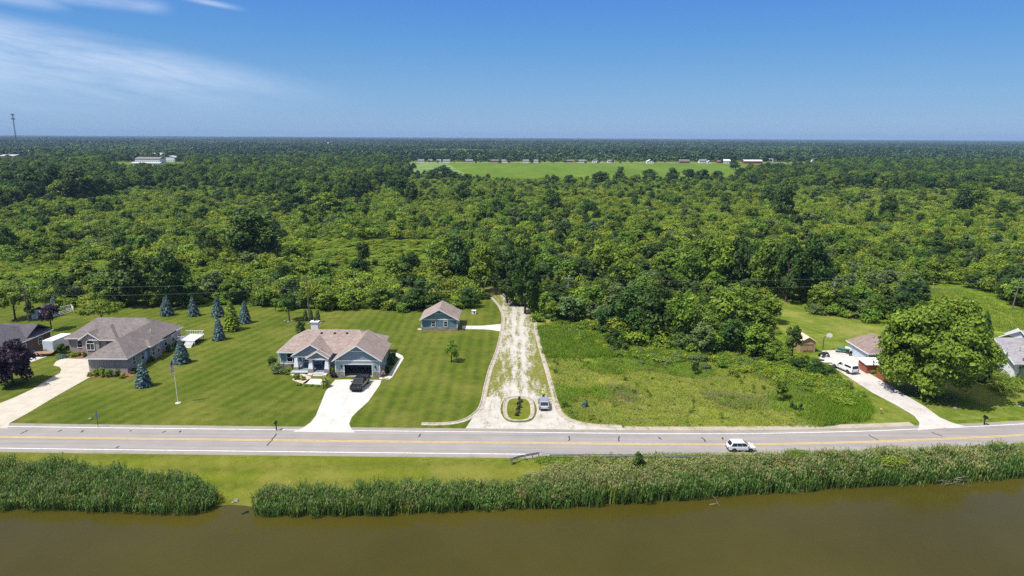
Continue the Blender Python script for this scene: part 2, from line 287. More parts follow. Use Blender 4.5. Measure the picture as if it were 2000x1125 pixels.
pm('tower_steel', (.16, .17, .20), .5, .5, .4); pm('pool_blue', (.10, .35, .6), .3); pm('green_plastic', (.05, .22, .14), .4); pm('orange', (.6, .25, .04), .5); pm('garage_door', (.52, .60, .68), .5)

# ------------------------------------------------------------------ mesh helpers
class MB:
    def __init__(s): s.v = []; s.f = []; s.mi = []; s.cur = 0
    def face(s, pts):
        b = len(s.v); s.v += [tuple(p) for p in pts]; s.f.append(tuple(range(b, b + len(pts)))); s.mi.append(s.cur); return s
    def solid(s, pts, faces):
        b = len(s.v); s.v += [tuple(p) for p in pts]
        for f in faces: s.f.append(tuple(b + i for i in f)); s.mi.append(s.cur)
        return s
    def box(s, x0, x1, y0, y1, z0, z1):
        return s.solid([(x0, y0, z0), (x1, y0, z0), (x1, y1, z0), (x0, y1, z0), (x0, y0, z1), (x1, y0, z1), (x1, y1, z1), (x0, y1, z1)],
                       [(3, 2, 1, 0), (4, 5, 6, 7), (0, 1, 5, 4), (1, 2, 6, 5), (2, 3, 7, 6), (3, 0, 4, 7)])
    def prism(s, poly, axis, a, b):
        """polygon (u, w) extruded along an axis between a and b; axis y: (x,z), axis x: (y,z), axis z: (x,y)"""
        def P(u, w_, t): return {'y': (u, t, w_), 'x': (t, u, w_), 'z': (u, w_, t)}[axis]
        n = len(poly); pts = [P(u, w_, a) for u, w_ in poly] + [P(u, w_, b) for u, w_ in poly]
        return s.solid(pts, [tuple(range(n)), tuple(range(2 * n - 1, n - 1, -1))] + [(i, i + n, (i + 1) % n + n, (i + 1) % n) for i in range(n)])
    def tube(s, pts, rads, n=8, cap=True):
        pts = [Vector(p) for p in pts]; rings = []
        for i, p in enumerate(pts):
            d = (pts[min(i + 1, len(pts) - 1)] - pts[max(i - 1, 0)]).normalized()
            a = d.orthogonal().normalized() if i == 0 else (rings[-1][1] - d * rings[-1][1].dot(d)).normalized()
            rings.append((p, a, d.cross(a), rads[i] if hasattr(rads, '__len__') else rads))
        V = []; F = []
        for p, a, b, r_ in rings:
            for k in range(n):
                t = 2 * math.pi * k / n; V.append(p + a * math.cos(t) * r_ + b * math.sin(t) * r_)
        for i in range(len(pts) - 1):
            for k in range(n): F.append((i * n + k, i * n + (k + 1) % n, (i + 1) * n + (k + 1) % n, (i + 1) * n + k))
        if cap: F += [tuple(range(n - 1, -1, -1)), tuple((len(pts) - 1) * n + k for k in range(n))]
        return s.solid(V, F)
    def build(s, name, mat, parent=None, smooth=False):
        o = (parent['_org'] if parent is not None and '_org' in parent else (0, 0, 0))
        me = bpy.data.meshes.new(name); me.from_pydata([(x - o[0], y - o[1], z - o[2]) for x, y, z in s.v], [], s.f)
        for m in (mat if isinstance(mat, (list, tuple)) else [mat]): me.materials.append(MT[m])
        if isinstance(mat, (list, tuple)):
            me.polygons.foreach_set('material_index', s.mi)
        bm = bmesh.new(); bm.from_mesh(me); bmesh.ops.recalc_face_normals(bm, faces=bm.faces); bm.to_mesh(me); bm.free()
        if smooth: me.polygons.foreach_set('use_smooth', [True] * len(me.polygons))
        me.update(); ob = bpy.data.objects.new(name, me); COL.objects.link(ob)
        if parent is not None: ob.parent = parent
        return ob
def tag(o, label, cat, group=None, kind=None):
    o['label'] = label; o['category'] = cat
    if group: o['group'] = group
    if kind: o['kind'] = kind
    return o
def thing(name, loc, label, cat, group=None):
    o = bpy.data.objects.new(name, None); COL.objects.link(o); o.location = loc; o['_org'] = tuple(loc); o.empty_display_size = .3
    return tag(o, label, cat, group)
def local(name, label, cat, group=None): return thing(name, (0, 0, 0), label, cat, group)
def place(o, loc, rz=0, sc=None):
    o.location = loc; o.rotation_euler = (0, 0, rz)
    if sc: o.scale = sc if hasattr(sc, '__len__') else (sc, sc, sc)
    return o
def clone(o, parent=None):
    c = o.copy(); COL.objects.link(c); c.parent = parent
    for ch in list(KIDS.get(o.name, [])) or [k for k in o.children]: clone(ch, c)
    return c
KIDS = {}
def smoothp(P, n=5, closed=True):
    out = []; m = len(P); rngi = range(m) if closed else range(m - 1)
    for i in rngi:
        g = (lambda k: P[k % m]) if closed else (lambda k: P[min(max(k, 0), m - 1)])
        p0, p1, p2, p3 = [Vector(g(i + k)) for k in (-1, 0, 1, 2)]
        for j in range(n):
            t = j / n; out.append(.5 * ((2 * p1) + (p2 - p0) * t + (2 * p0 - 5 * p1 + 4 * p2 - p3) * t * t + (3 * p1 - p0 - 3 * p2 + p3) * t ** 3))
    if not closed: out.append(Vector(P[-1]))
    return out
def sheet(name, world_pts, z, mat, struct=True):
    P = [Vector((p[0], p[1], z)) for p in world_pts]; tri = tessellate_polygon([P])
    me = bpy.data.meshes.new(name); me.from_pydata([tuple(p) for p in P], [], [tuple(t) for t in tri]); me.materials.append(MT[mat])
    bm = bmesh.new(); bm.from_mesh(me)
    for f in bm.faces:
        f.normal_update()
        if f.normal.z < 0: f.normal_flip()
    bm.to_mesh(me); bm.free()
    o = bpy.data.objects.new(name, me); COL.objects.link(o)
    if struct: o['kind'] = 'structure'
    return o
def pxsheet(name, px, z, mat, smooth=0):
    P = [G(*p) for p in px]
    if smooth: P = smoothp(P, smooth)
    return sheet(name, P, z, mat)
def ribbon(pts, prof, name, mat, closed=False, z0=0.0, join=None):
    """cross-section prof [(offset to the right, z)] swept along world points"""
    mb = join or MB(); P = [Vector((p[0], p[1], 0)) for p in pts]; n = len(P); rows = []
    for i in range(n):
        a = P[(i - 1) % n] if closed or i > 0 else P[0]; b = P[(i + 1) % n] if closed or i < n - 1 else P[-1]
        d = (b - a).normalized(); r_ = Vector((d.y, -d.x, 0)); rows.append([tuple(P[i] + r_ * o + Vector((0, 0, z + z0))) for o, z in prof])
    k = len(prof); V = [p for r_ in rows for p in r_]; F = []
    for i in range(n if closed else n - 1):
        j = (i + 1) % n
        for q in range(k - 1): F.append((i * k + q, i * k + q + 1, j * k + q + 1, j * k + q))
    mb.solid(V, F)
    return None if join else mb.build(name, mat)

# ------------------------------------------------------------------ ground, road, water
YEL = [(-1400, 832), (-700, 843), (0, 854), (350, 858.5), (700, 862.5), (1000, 865.5), (1300, 868.5), (1500, 868), (1700, 863.5), (1850, 857.5), (2000, 850), (2250, 834), (2600, 808)]
ROAD = smoothp([G(*p) for p in YEL], 8, False)
RX = np.array([p.x for p in ROAD]); RY = np.array([p.y for p in ROAD])
def road_y(x): return float(np.interp(x, RX, RY))
WZ = -1.7
SHORE = [(-1200, 975), (-500, 983), (-200, 987), (0, 990), (150, 993), (300, 999), (380, 998), (430, 988), (500, 992), (520, 1002), (600, 1003), (700, 1001), (800, 998), (900, 993), (1000, 989), (1100, 986), (1200, 981), (1300, 974), (1400, 966), (1500, 959), (1600, 952), (1700, 946), (1850, 938), (2000, 928), (2300, 905), (2700, 870)]
SH = smoothp([G(x, y, WZ) for x, y in SHORE], 4, False); SX = np.array([p.x for p in SH]); SY = np.array([p.y for p in SH])
def shore_y(x): return float(np.interp(x, SX, SY))
def tz(x, y):
    top = road_y(x) - 5.2
    if y >= top: return 0.0
    t = (top - y) / max(top - shore_y(x), 1.0); return -1.75 * min(t, 1) ** 1.1 if t <= 1 else -1.75 - (t - 1) * 6
FAR = 15000.0
gm = MB(); xs = sorted(set([-FAR, -4000, -1200, -400, -250] + [float(v) for v in np.arange(-160, 161, 2.0)] + [250, 400, 1200, 4000, FAR]))
rows = []
for x in xs:
    sy, ty = shore_y(x), road_y(x) - 5.2
    ys = [sy - 3.0] + [sy + (ty - sy) * k / 8 for k in range(9)] + [ty + 6, 400.0, 1200.0, 4000.0, FAR]
    rows.append([(x, y, max(tz(x, y), -4)) for y in ys])
V = [p for r_ in rows for p in r_]; k = len(rows[0]); F = [(i * k + q, (i + 1) * k + q, (i + 1) * k + q + 1, i * k + q + 1) for i in range(len(rows) - 1) for q in range(k - 1)]
gm.solid(V, F); g_ = gm.build('ground', 'ground'); g_['kind'] = 'structure'
# mown verge between road and reeds follows the bank
vm = MB(); rows = []
for x in np.arange(-130, 131, 2.0):
    sy, ty = shore_y(x), road_y(x) - 3.9
    rows.append([(x, y, tz(x, y) + .02) for y in [sy + .2 + (ty - sy - .2) * k_ / 10 for k_ in range(11)]])
V = [p for r_ in rows for p in r_]; k = 11; vm.solid(V, [(i * k + q, (i + 1) * k + q, (i + 1) * k + q + 1, i * k + q + 1) for i in range(len(rows) - 1) for q in range(k - 1)])
o = vm.build('grass_verge', 'verge'); o['kind'] = 'structure'
o = sheet('water', [(-FAR, -150), (FAR, -150), (FAR, 140), (160, 140), (160, 100), (-160, 100), (-160, 140), (-FAR, 140)], WZ, 'water')
sm = MB(); 
o = ribbon(ROAD, [(-4.75, 0), (4.6, 0)], 'gravel_shoulder', 'gravel', z0=.0285); o['kind'] = 'structure'
o = ribbon(ROAD, [(-4.25, -.05), (-4.2, .03), (0, .06), (4.1, .03), (4.15, -.05)], 'road', 'asphalt'); o['kind'] = 'structure'
lm = MB()
for off in (-3.55, 3.45): ribbon(ROAD, [(off - .075, .0405), (off + .075, .0405)], '', '', join=lm, z0=.004)
lo = lm.build('road_edge_lines', 'line_white'); lo['kind'] = 'structure'
lm = MB()
for off in (-.18, .18): ribbon(ROAD, [(off - .06, .0685), (off + .06, .0685)], '', '', join=lm)
lo = lm.build('road_centre_lines', 'line_yellow'); lo['kind'] = 'structure'
cm = MB()
for (x0, y0, x1, y1) in [(41, 848, 55, 841), (115, 843.5, 121, 840.5), (158, 845, 163, 841), (523, 871, 540, 848), (318, 845.5, 324, 842.5), (226, 876, 232, 872.5), (350, 845, 354, 842), (818, 854, 821, 848), (1111, 862, 1112, 852.5), (1207, 863, 1210, 853), (1287, 854, 1291, 859), (1371, 855, 1378, 864), (1410, 855, 1413, 859.5), (1697, 850, 1714, 860), (1819, 845, 1840, 853), (254, 843, 258, 841)]:
    a, b = G(x0, y0), G(x1, y1); n = 7; P = [a.lerp(b, i / n) + Vector((rnd.uniform(-.12, .12), 0, 0)) for i in range(n + 1)]
    ribbon(P, [(-.075, .072), (.075, .072)], '', '', join=cm)
lo = cm.build('road_tar_seals', 'tar'); lo['kind'] = 'structure'

# lawns and other sheets
_x0, _x1 = G(1195, 850).x, G(1830, 850).x
sm2 = [p for p in ROAD if _x0 < p.x < _x1]; o = ribbon(sm2, [(-6.1, 0), (-4.3, 0)], 'wide_gravel_shoulder', 'gravel_rough', z0=.026); o['kind'] = 'structure'
def roadedge(x0, x1, off):    # world points along the road's north edge between photo columns
    a, b = G(x0, 850).x, G(x1, 850).x; n = 24
    return [Vector((a + (b - a) * i / n, road_y(a + (b - a) * i / n) + off, 0)) for i in range(n + 1)]
LANEL = [(823, 828.5), (862, 829), (900, 824), (926, 811), (941, 793), (949, 758), (958, 722), (971, 688), (979, 655), (983, 622), (976, 600), (960, 582), (945, 571)]
LANER = [(1215, 834), (1160, 832), (1120, 824), (1096, 810), (1085, 785), (1074, 745), (1061, 700), (1050, 660), (1044, 625)]
lawnL = roadedge(-700, 640, 4.4) + [G(*p) for p in [(640, 770), (700, 690), (640, 612), (560, 607), (480, 597), (400, 602), (300, 603), (200, 600), (120, 600), (60, 585), (0, 560), (-150, 560), (-700, 600)]]
sheet('left_lawn', lawnL, .020, 'lawn_left')
lawnC = roadedge(640, 935, 4.4) + [G(*p) for p in [(945, 800), (960, 740), (980, 680), (988, 630), (980, 600), (962, 580), (945, 568), (925, 590), (870, 606), (760, 604), (700, 603), (639, 608), (639, 700), (639, 770)]]
sheet('centre_lawn', lawnC, .016, 'lawn_centre')
sheet('lane_gravel', roadedge(905, 1240, 4.1) + [G(*p) for p in [(1215, 835), (1160, 834), (1120, 826), (1096, 812), (1085, 787), (1074, 747), (1061, 702), (1050, 662), (1044, 625), (1035, 605), (1010, 592), (985, 575), (960, 560), (935, 550), (940, 566), (960, 582), (976, 600), (983, 622), (979, 655), (971, 688), (958, 722), (949, 758), (941, 793), (926, 812)]], .024, 'gravel_lane')
sheet('meadow', roadedge(1200, 1800, 6.2) + [G(*p) for p in [(1700, 800), (1640, 745), (1560, 700), (1480, 690), (1300, 690), (1180, 640), (1100, 600), (1044, 600), (1050, 660), (1061, 700), (1074, 745), (1085, 785), (1096, 812), (1125, 830), (1160, 835), (1215, 837)]], .018, 'meadow')
sheet('right_lawn', roadedge(1560, 2700, 6.1) + [G(*p) for p in [(2600, 700), (2100, 640), (1960, 640), (1850, 600), (1790, 600), (1720, 640), (1640, 610), (1560, 598), (1500, 575), (1480, 600), (1540, 660), (1600, 705), (1625, 735), (1690, 790), (1700, 815), (1640, 829)]], .02, 'lawn_right')
sheet('tall_grass_field', [G(*p) for p in [(1790, 575), (1830, 560), (1900, 570), (2000, 612), (2200, 690), (2200, 740), (2000, 655), (1940, 650), (1880, 640), (1840, 620)]], .03, 'tallgrass')
sheet('crop_field', [G(*p) for p in [(770, 317.5), (1620, 318.5), (1600, 326), (1430, 345), (1430, 362), (820, 362), (760, 340)]], .02, 'field')
sheet('stubble_field', [G(*p) for p in [(770, 317.5), (872, 317.5), (925, 350), (925, 362), (820, 362), (760, 340)]], .03, 'field_pale')
sheet('field_road', [G(*p) for p in [(700, 317.0), (1700, 318.0), (1700, 318.6), (700, 317.6)]], .05, 'gravel')
sheet('far_clearing', [G(*p) for p in [(196, 343), (245, 341), (232, 352), (200, 353)]], .02, 'tallgrass')
sheet('far_right_field', [G(*p) for p in [(1965, 345), (2300, 340), (2300, 375), (1980, 368)]], .02, 'tallgrass')
sheet('distant_field', [G(*p) for p in [(1250, 296.5), (1420, 296.5), (1440, 299), (1240, 299)]], .02, 'field')
sheet('distant_left_field', [G(*p) for p in [(440, 292.6), (610, 292.8), (620, 294.6), (430, 294.4)]], .02, 'field')
pxsheet('centre_driveway', [(572, 843.5), (590, 837), (606, 826), (617, 812), (626, 790), (636, 765), (648, 750), (655, 742), (672, 741.5), (745, 742.5), (742, 752), (733, 765), (719, 785), (700, 802), (687, 815), (682, 828), (686, 838), (694, 845.3), (630, 844.6)], .045, 'concrete')
pxsheet('side_walk', [(741, 741), (760, 741.5), (766, 737), (789, 700), (786, 695), (776, 690), (762, 688), (764, 692), (776, 697), (779, 702), (757, 736), (741, 738)], .05, 'concrete')
pxsheet('front_walk', [(590, 750), (604, 740), (640, 741), (646, 752), (631, 753), (625, 752)], .05, 'concrete')
pxsheet('left_driveway', [(-60, 836), (-60, 806), (0, 788), (30, 776), (64, 760), (100, 738), (117, 729), (120, 722), (116, 717), (104, 714), (110, 706), (122, 700.5), (186, 700.5), (184, 734), (172, 739), (110, 774), (53, 808), (18, 827), (15, 837)], .045, 'concrete_tan')
pxsheet('neighbour_driveway', [(-30, 745), (62, 707), (90, 697), (114, 685), (108, 683), (60, 692), (20, 715), (-30, 730)], .045, 'concrete')
pxsheet('shed_driveway', [(903, 636.5), (940, 636.5), (958, 635), (978, 633), (979, 648), (962, 645), (945, 643.5), (903, 643)], .045, 'concrete')
pxsheet('right_driveway', [(1607, 685), (1600, 700), (1620, 712), (1660, 739), (1705, 768), (1751, 792), (1786, 813), (1796, 826), (1793, 841), (1885, 833), (1860, 826), (1836, 816), (1807, 795), (1767, 771), (1727, 747), (1687, 723), (1690, 709), (1700, 699), (1672, 684), (1640, 684)], .045, 'gravel_drive')
pxsheet('left_bed_mulch', [(130, 693), (140, 701), (175, 701), (186, 698), (170, 690), (150, 689)], .05, 'mulch')
pxsheet('garage_bed_mulch', [(170, 737), (253, 739), (264, 733), (262, 722), (250, 727), (178, 728)], .05, 'mulch')
pxsheet('side_bed_mulch', [(262, 726), (300, 700), (345, 672), (340, 668), (330, 672), (268, 716)], .05, 'mulch')
pxsheet('centre_bed', [(534, 728), (570, 733), (571, 742), (580, 746), (596, 750), (606, 740), (604, 733), (572, 728), (552, 722)], .05, 'edging', 3)
def kerb(name, pts, label, side=1):
    P = smoothp([G(*p) for p in pts], 5, False); s = side
    o = ribbon(P, [(-.42 * s, 0), (-.42 * s, .15), (-.24 * s, .15), (-.19 * s, .045), (.38 * s, .03), (.38 * s, 0)], name, 'kerb', z0=.01); o['kind'] = 'structure'; return o
kerb('left_kerb', LANEL, '', 1); kerb('right_kerb', LANER, '', -1)
isl = []
ic = G(1013, 798.5); rx_, ry_ = 2.15, 4.6
for k in range(40):
    t = 2 * math.pi * k / 40; c, s_ = math.cos(t), math.sin(t)
    isl.append(Vector((ic.x + rx_ * math.copysign(abs(c) ** .6, c), ic.y + ry_ * math.copysign(abs(s_) ** .72, s_), 0)))
sheet('island_fringe_grass', [ic + (p - ic) * Vector((1, 1, 0)).x * 1.0 + (p - ic).normalized() * .75 for p in isl], .034, 'verge')
o = ribbon(isl, [(-.32, .04), (-.3, .06), (.16, .09), (.2, .17), (.36, .17), (.36, .05)], 'island_kerb', 'kerb', closed=True); o['kind'] = 'structure'
sheet('island_grass', [p + (ic - p).normalized() * .3 for p in isl], .06, 'verge')

# ------------------------------------------------------------------ foliage generators
def cards(P, Nn, size, tint, asp=1.6):
    n = len(P); Nn = Nn / (np.linalg.norm(Nn, axis=1, keepdims=True) + 1e-9)
    a = rng.normal(size=(n, 3)); a -= Nn * (a * Nn).sum(1, keepdims=True); a /= np.linalg.norm(a, axis=1, keepdims=True) + 1e-9
    b = np.cross(Nn, a); s1 = size * asp ** .5; s2 = size / asp ** .5
    s1 = s1[:, None] / 2; s2 = s2[:, None] / 2
    V = np.stack([P - a * s1, P - b * s2, P + a * s1, P + b * s2], 1).reshape(-1, 3)
    return V, tint
def card_mesh(name, V, tint, mat, extra=None):
    """leaf quads, with an optional MB of solid wood in a second material"""
    nq = len(V) // 4; ev = extra.v if extra else []; ef = extra.f if extra else []
    me = bpy.data.meshes.new(name)
    nv = len(V) + len(ev); me.vertices.add(nv); me.vertices.foreach_set('co', np.concatenate([V.reshape(-1), np.array(ev, dtype=float).reshape(-1)]) if len(ev) else V.reshape(-1))
    loops = np.arange(nq * 4).tolist() + [len(V) + i for f in ef for i in f]; ls = [4 * i for i in range(nq)]; p = nq * 4
    for f in ef: ls.append(p); p += len(f)
    me.loops.add(len(loops)); me.loops.foreach_set('vertex_index', loops); me.polygons.add(len(ls)); me.polygons.foreach_set('loop_start', ls)
    me.materials.append(MT[mat])
    if extra: me.materials.append(MT['bark']); me.polygons.foreach_set('material_index', [0] * nq + [1] * len(ef))
    me.update(calc_edges=True)
    at = me.attributes.new('tint', 'FLOAT', 'POINT'); at.data.foreach_set('value', np.concatenate([np.repeat(tint, 4), np.zeros(len(ev))]))
    me.validate(); return me
def crown(h, wdt, z0, n, leaf, nclust=28, lump=.30, flat=.35, up=.35, shape='round'):
    """leaf cards gathered in clumps through a crown of height h-z0 and width wdt"""
    hh = (h - z0) / 2; cz = z0 + hh; r0 = wdt / 2
    C = rng.normal(size=(nclust, 3)); C /= np.linalg.norm(C, axis=1, keepdims=True); C[:, 2] = np.where(C[:, 2] < -.75, -C[:, 2], C[:, 2])
    rad = rng.uniform(.45, .80, (nclust, 1)); C = C * rad
    if shape == 'cone': C[:, :2] *= np.clip(1.05 - (C[:, 2:3] * .5 + .5) * .8, .15, 1)
    if shape == 'vase': C[:, :2] *= np.clip(.55 + (C[:, 2:3] * .5 + .5) * .75, .3, 1.2)
    cr = rng.uniform(lump * .55, lump * 1.4, nclust)
    cid = rng.choice(nclust, n, p=cr ** 2 / (cr ** 2).sum())
    D = rng.normal(size=(n, 3)); D /= np.linalg.norm(D, axis=1, keepdims=True); D[:, 2] = np.where(rng.random(n) < .6, np.abs(D[:, 2]), D[:, 2])
    rr = rng.uniform(.55, 1.08, n) ** .7
    rr = rr * np.where(rng.random(n) < .12, rng.uniform(1.0, 1.45, n), 1.0); P = C[cid] + D * (cr[cid] * rr)[:, None] * np.array([1, 1, .8])
    Nn = D * .75 + P * .4 + rng.normal(size=(n, 3)) * .62 + np.array([0, 0, up])
    P = P * np.array([r0, r0, hh]) + np.array([0, 0, cz])
    tint = np.clip(rng.normal(.5, .22, n) + (rng.random(nclust) * .5 - .25)[cid], 0, 1)
    return cards(P, Nn, leaf * rng.uniform(.6, 1.4, n), tint)
def trunk_mb(h, z0, r0, wdt, limbs=6):
    mb = MB(); z0 = max(z0, .8); top = z0 + (h - z0) * .55
    mb.tube([(0, 0, -.1), (.05, .03, z0 * .6), (.0, .1, z0 + (h - z0) * .25), (.1, 0, top)], [r0 * 1.25, r0, r0 * .7, r0 * .25], 8)
    for i in range(limbs):
        a = i * 2.4 + rnd.random(); zz = z0 * .8 + (top - z0 * .8) * i / limbs; l_ = wdt * rnd.uniform(.22, .36)
        mb.tube([(0, 0, zz), (math.cos(a) * l_ * .5, math.sin(a) * l_ * .5, zz + l_ * .45), (math.cos(a) * l_, math.sin(a) * l_, zz + l_ * .8)], [r0 * .45, r0 * .28, r0 * .08], 5)
    return mb
def trunk_mesh(mb, name='trunk', mat='bark'):
    me = bpy.data.meshes.new(name); me.from_pydata([tuple(v) for v in mb.v], [], mb.f); me.materials.append(MT[mat]); return me
def spruce_cards(h, wdt, n, leaf=.3):
    t = rng.random(n) ** .75; z = (1 - t) ** 1.0 * 0  # placeholder for clarity of shapes below
    u = 1 - rng.random(n) ** .62; z = .04 * h + u * .96 * h; tiers = 13
    ph = (z / h * tiers) % 1.0; env = (1 - z / h) ** .66 * (1 - .35 * (z / h < .08)) * wdt / 2 * (1.0 - .34 * ph)
    ang = rng.random(n) * 2 * math.pi; env = env * (1 + .16 * np.sin(ang * 6 + np.floor(z / h * tiers) * 2.1) + .10 * np.sin(ang * 13 + np.floor(z / h * tiers) * 4.7) + .12 * np.sin(ang + rnd.random() * 6) * np.sin(z / h * 5 + rnd.random() * 6))
    r_ = env * rng.uniform(.6, 1.0, n) ** .5 + .03
    P = np.stack([np.cos(ang) * r_, np.sin(ang) * r_, z - r_ * .12], 1)
    Nn = np.stack([np.cos(ang) * .7, np.sin(ang) * .7, np.full(n, .55)], 1) + rng.normal(size=(n, 3)) * .35
    tint = np.clip(.15 + .75 * (r_ / (env + .05)) * rng.uniform(.5, 1.1, n), 0, 1) * .0 + np.clip(rng.normal(.5, .25, n), 0, 1)
    return cards(P, Nn, leaf * rng.uniform(.6, 1.3, n), tint, 2.2)

# ---- prototypes: kept in a collection that is not linked to the scene
def protos(kind, specs):
    c = bpy.data.collections.new(kind); return c
PT = {}   # kind -> list of (crown mesh, trunk mesh or None)
def deciduous(mat, k, h=10., wdt=8., z0=1.6, n=2600, leaf=.42, **kw):
    L_ = []
    for i in range(k):
        V, t_ = crown(h, wdt, z0 * rnd.uniform(.7, 1.2), n, leaf, **kw); V[:, 2] = np.where(V[:, 2] < .05, .05 + np.abs(V[:, 2]) * .5, V[:, 2])
        L_.append((card_mesh('crown', V, t_, mat), trunk_mesh(trunk_mb(h, z0, .22, wdt))))
    return L_
PT['tall'] = deciduous('leaf_dark', 4, 10, 7.6, -.9, 4600, .38, nclust=54, lump=.22) + deciduous('leaf_mid', 3, 10, 7.6, -.9, 4600, .38, nclust=54, lump=.22)
PT['slim'] = deciduous('leaf_dark', 2, 10, 5.0, .3, 2400, .40, nclust=38, lump=.25) + deciduous('leaf_mid', 2, 10, 5.0, .3, 2400, .40, nclust=38, lump=.25) + deciduous('leaf_grey', 1, 10, 5.5, .3, 2400, .40, nclust=38, lump=.25)
def shrubs(mat, k, n=900, leaf=.30):
    L_ = []
    for i in range(k):
        V, t_ = crown(3.0, 4.6, -.5, n, leaf, nclust=16, lump=.38, up=.6); L_.append((card_mesh('shrub', V, t_, mat), None))
    return L_
PT['shrub'] = shrubs('leaf_yellow', 4) + shrubs('leaf_mid', 3) + shrubs('leaf_dark', 1) + shrubs('leaf_grey', 1)

def merged(name, crownmesh, trunkmesh):
    """one mesh object of crown and trunk for the uncountable woods"""
    me = crownmesh.copy()
    if trunkmesh:
        bm = bmesh.new(); bm.from_mesh(me); nf = len(bm.faces); bm.from_mesh(trunkmesh); bm.faces.ensure_lookup_table()
        for f in bm.faces[nf:]: f.material_index = 1
        bm.to_mesh(me); bm.free(); me.materials.append(MT['bark'])
    return bpy.data.objects.new(name, me)
def proto_coll(cname, objs):
    c = bpy.data.collections.new(cname)
    for i, o in enumerate(objs): o.name = '%s_%02d' % (cname, i); c.objects.link(o)
    return c
def scatter(name, label, cat, pts, rot, scl, idx, coll):
    me = bpy.data.meshes.new(name); n = len(pts); me.vertices.add(n); me.vertices.foreach_set('co', np.asarray(pts, dtype=float).reshape(-1))
    for an, ty, dt, arr in (('proto', 'INT', 'value', np.asarray(idx, dtype=np.int32)), ('rot', 'FLOAT_VECTOR', 'vector', np.asarray(rot, dtype=float).reshape(-1)), ('scl', 'FLOAT_VECTOR', 'vector', np.asarray(scl, dtype=float).reshape(-1))):
        a = me.attributes.new(an, ty, 'POINT'); a.data.foreach_set(dt, arr)
    o = bpy.data.objects.new(name, me); COL.objects.link(o)
    ng = bpy.data.node_groups.new('scatter_' + name, 'GeometryNodeTree')
    ng.interface.new_socket('Geometry', in_out='INPUT', socket_type='NodeSocketGeometry'); ng.interface.new_socket('Geometry', in_out='OUTPUT', socket_type='NodeSocketGeometry')
    gi = ng.nodes.new('NodeGroupInput'); go = ng.nodes.new('NodeGroupOutput'); ip = ng.nodes.new('GeometryNodeInstanceOnPoints'); ci = ng.nodes.new('GeometryNodeCollectionInfo')
    ci.inputs['Collection'].default_value = coll; ci.inputs['Separate Children'].default_value = True; ci.inputs['Reset Children'].default_value = True
    def na(nm, ty):
        q = ng.nodes.new('GeometryNodeInputNamedAttribute'); q.data_type = ty; q.inputs['Name'].default_value = nm
        return [s for s in q.outputs if s.enabled and s.name == 'Attribute'][0]
    ng.links.new(gi.outputs[0], ip.inputs['Points']); ng.links.new(ci.outputs[0], ip.inputs['Instance']); ip.inputs['Pick Instance'].default_value = True
    ng.links.new(na('proto', 'INT'), ip.inputs['Instance Index']); ng.links.new(na('rot', 'FLOAT_VECTOR'), ip.inputs['Rotation']); ng.links.new(na('scl', 'FLOAT_VECTOR'), ip.inputs['Scale'])
    ng.links.new(ip.outputs[0], go.inputs[0]); m = o.modifiers.new('scatter', 'NODES'); m.node_group = ng
    return tag(o, label, cat, None, 'stuff')

# ------------------------------------------------------------------ woodland and thicket
CLEAR = [
 [(-900, 900), (-900, 570), (-150, 552), (0, 552), (30, 575), (62, 592), (120, 602), (200, 602), (300, 600), (400, 598), (480, 594), (560, 602), (640, 606), (700, 603), (760, 600), (800, 607), (870, 606), (925, 590), (933, 568), (925, 556), (955, 552), (985, 572), (1010, 594), (1040, 602), (1052, 640), (1110, 640), (1170, 662), (1210, 690), (1300, 690), (1400, 702), (1480, 722), (1540, 745), (1600, 800), (1700, 900)],
 [(1487, 600), (1500, 584), (1530, 580), (1580, 598), (1640, 614), (1700, 634), (1760, 612), (1800, 566), (1826, 554), (1907, 565), (1973, 589), (2000, 609), (2200, 690), (2400, 900), (1600, 900), (1615, 800), (1630, 750), (1600, 715), (1545, 690), (1530, 655), (1500, 625)],
 [(765, 316), (1590, 316.5), (1600, 326), (1480, 338), (1440, 352), (1200, 355), (1000, 355), (900, 352), (830, 340), (800, 330)],
 [(196, 343), (245, 341), (232, 353), (200, 354)], [(1965, 340), (2400, 330), (2400, 375), (1990, 364)],
 [(215, 316), (360, 316), (375, 339), (205, 341)], [(-80, 306), (60, 306), (60, 321), (-80, 321)],
]
def clear(x, y): return any(inpoly(x, y, P) for P in CLEAR)
WOOD_L = [(-900, 300), (770, 317), (800, 332), (800, 352), (740, 372), (690, 395), (600, 405), (540, 385), (420, 372), (260, 372), (190, 395), (80, 395), (0, 420), (-900, 450)]
WOOD_R = [(1440, 345), (1600, 328), (1610, 317), (2900, 318), (2900, 430), (2050, 405), (1950, 380), (1700, 372), (1440, 365)]
PLANTS = []
def plant(kind, X, Y, h, wd, proto, spec=None): PLANTS.append((kind, X, Y, h, wd, proto, spec))
def T(xc, yb, yt, wpx, kind='tall', proto=None, spec=None):
    p = G(xc, yb); h = ZAT(xc, yt, p.y); wd = wpx * MPP((p.x, p.y, h / 2))
    plant(kind, p.x, p.y, h, wd, proto if proto is not None else (rnd.randrange(4) if kind == 'tall' and rnd.random() < .75 else rnd.randrange(len(PT[kind]))), spec)
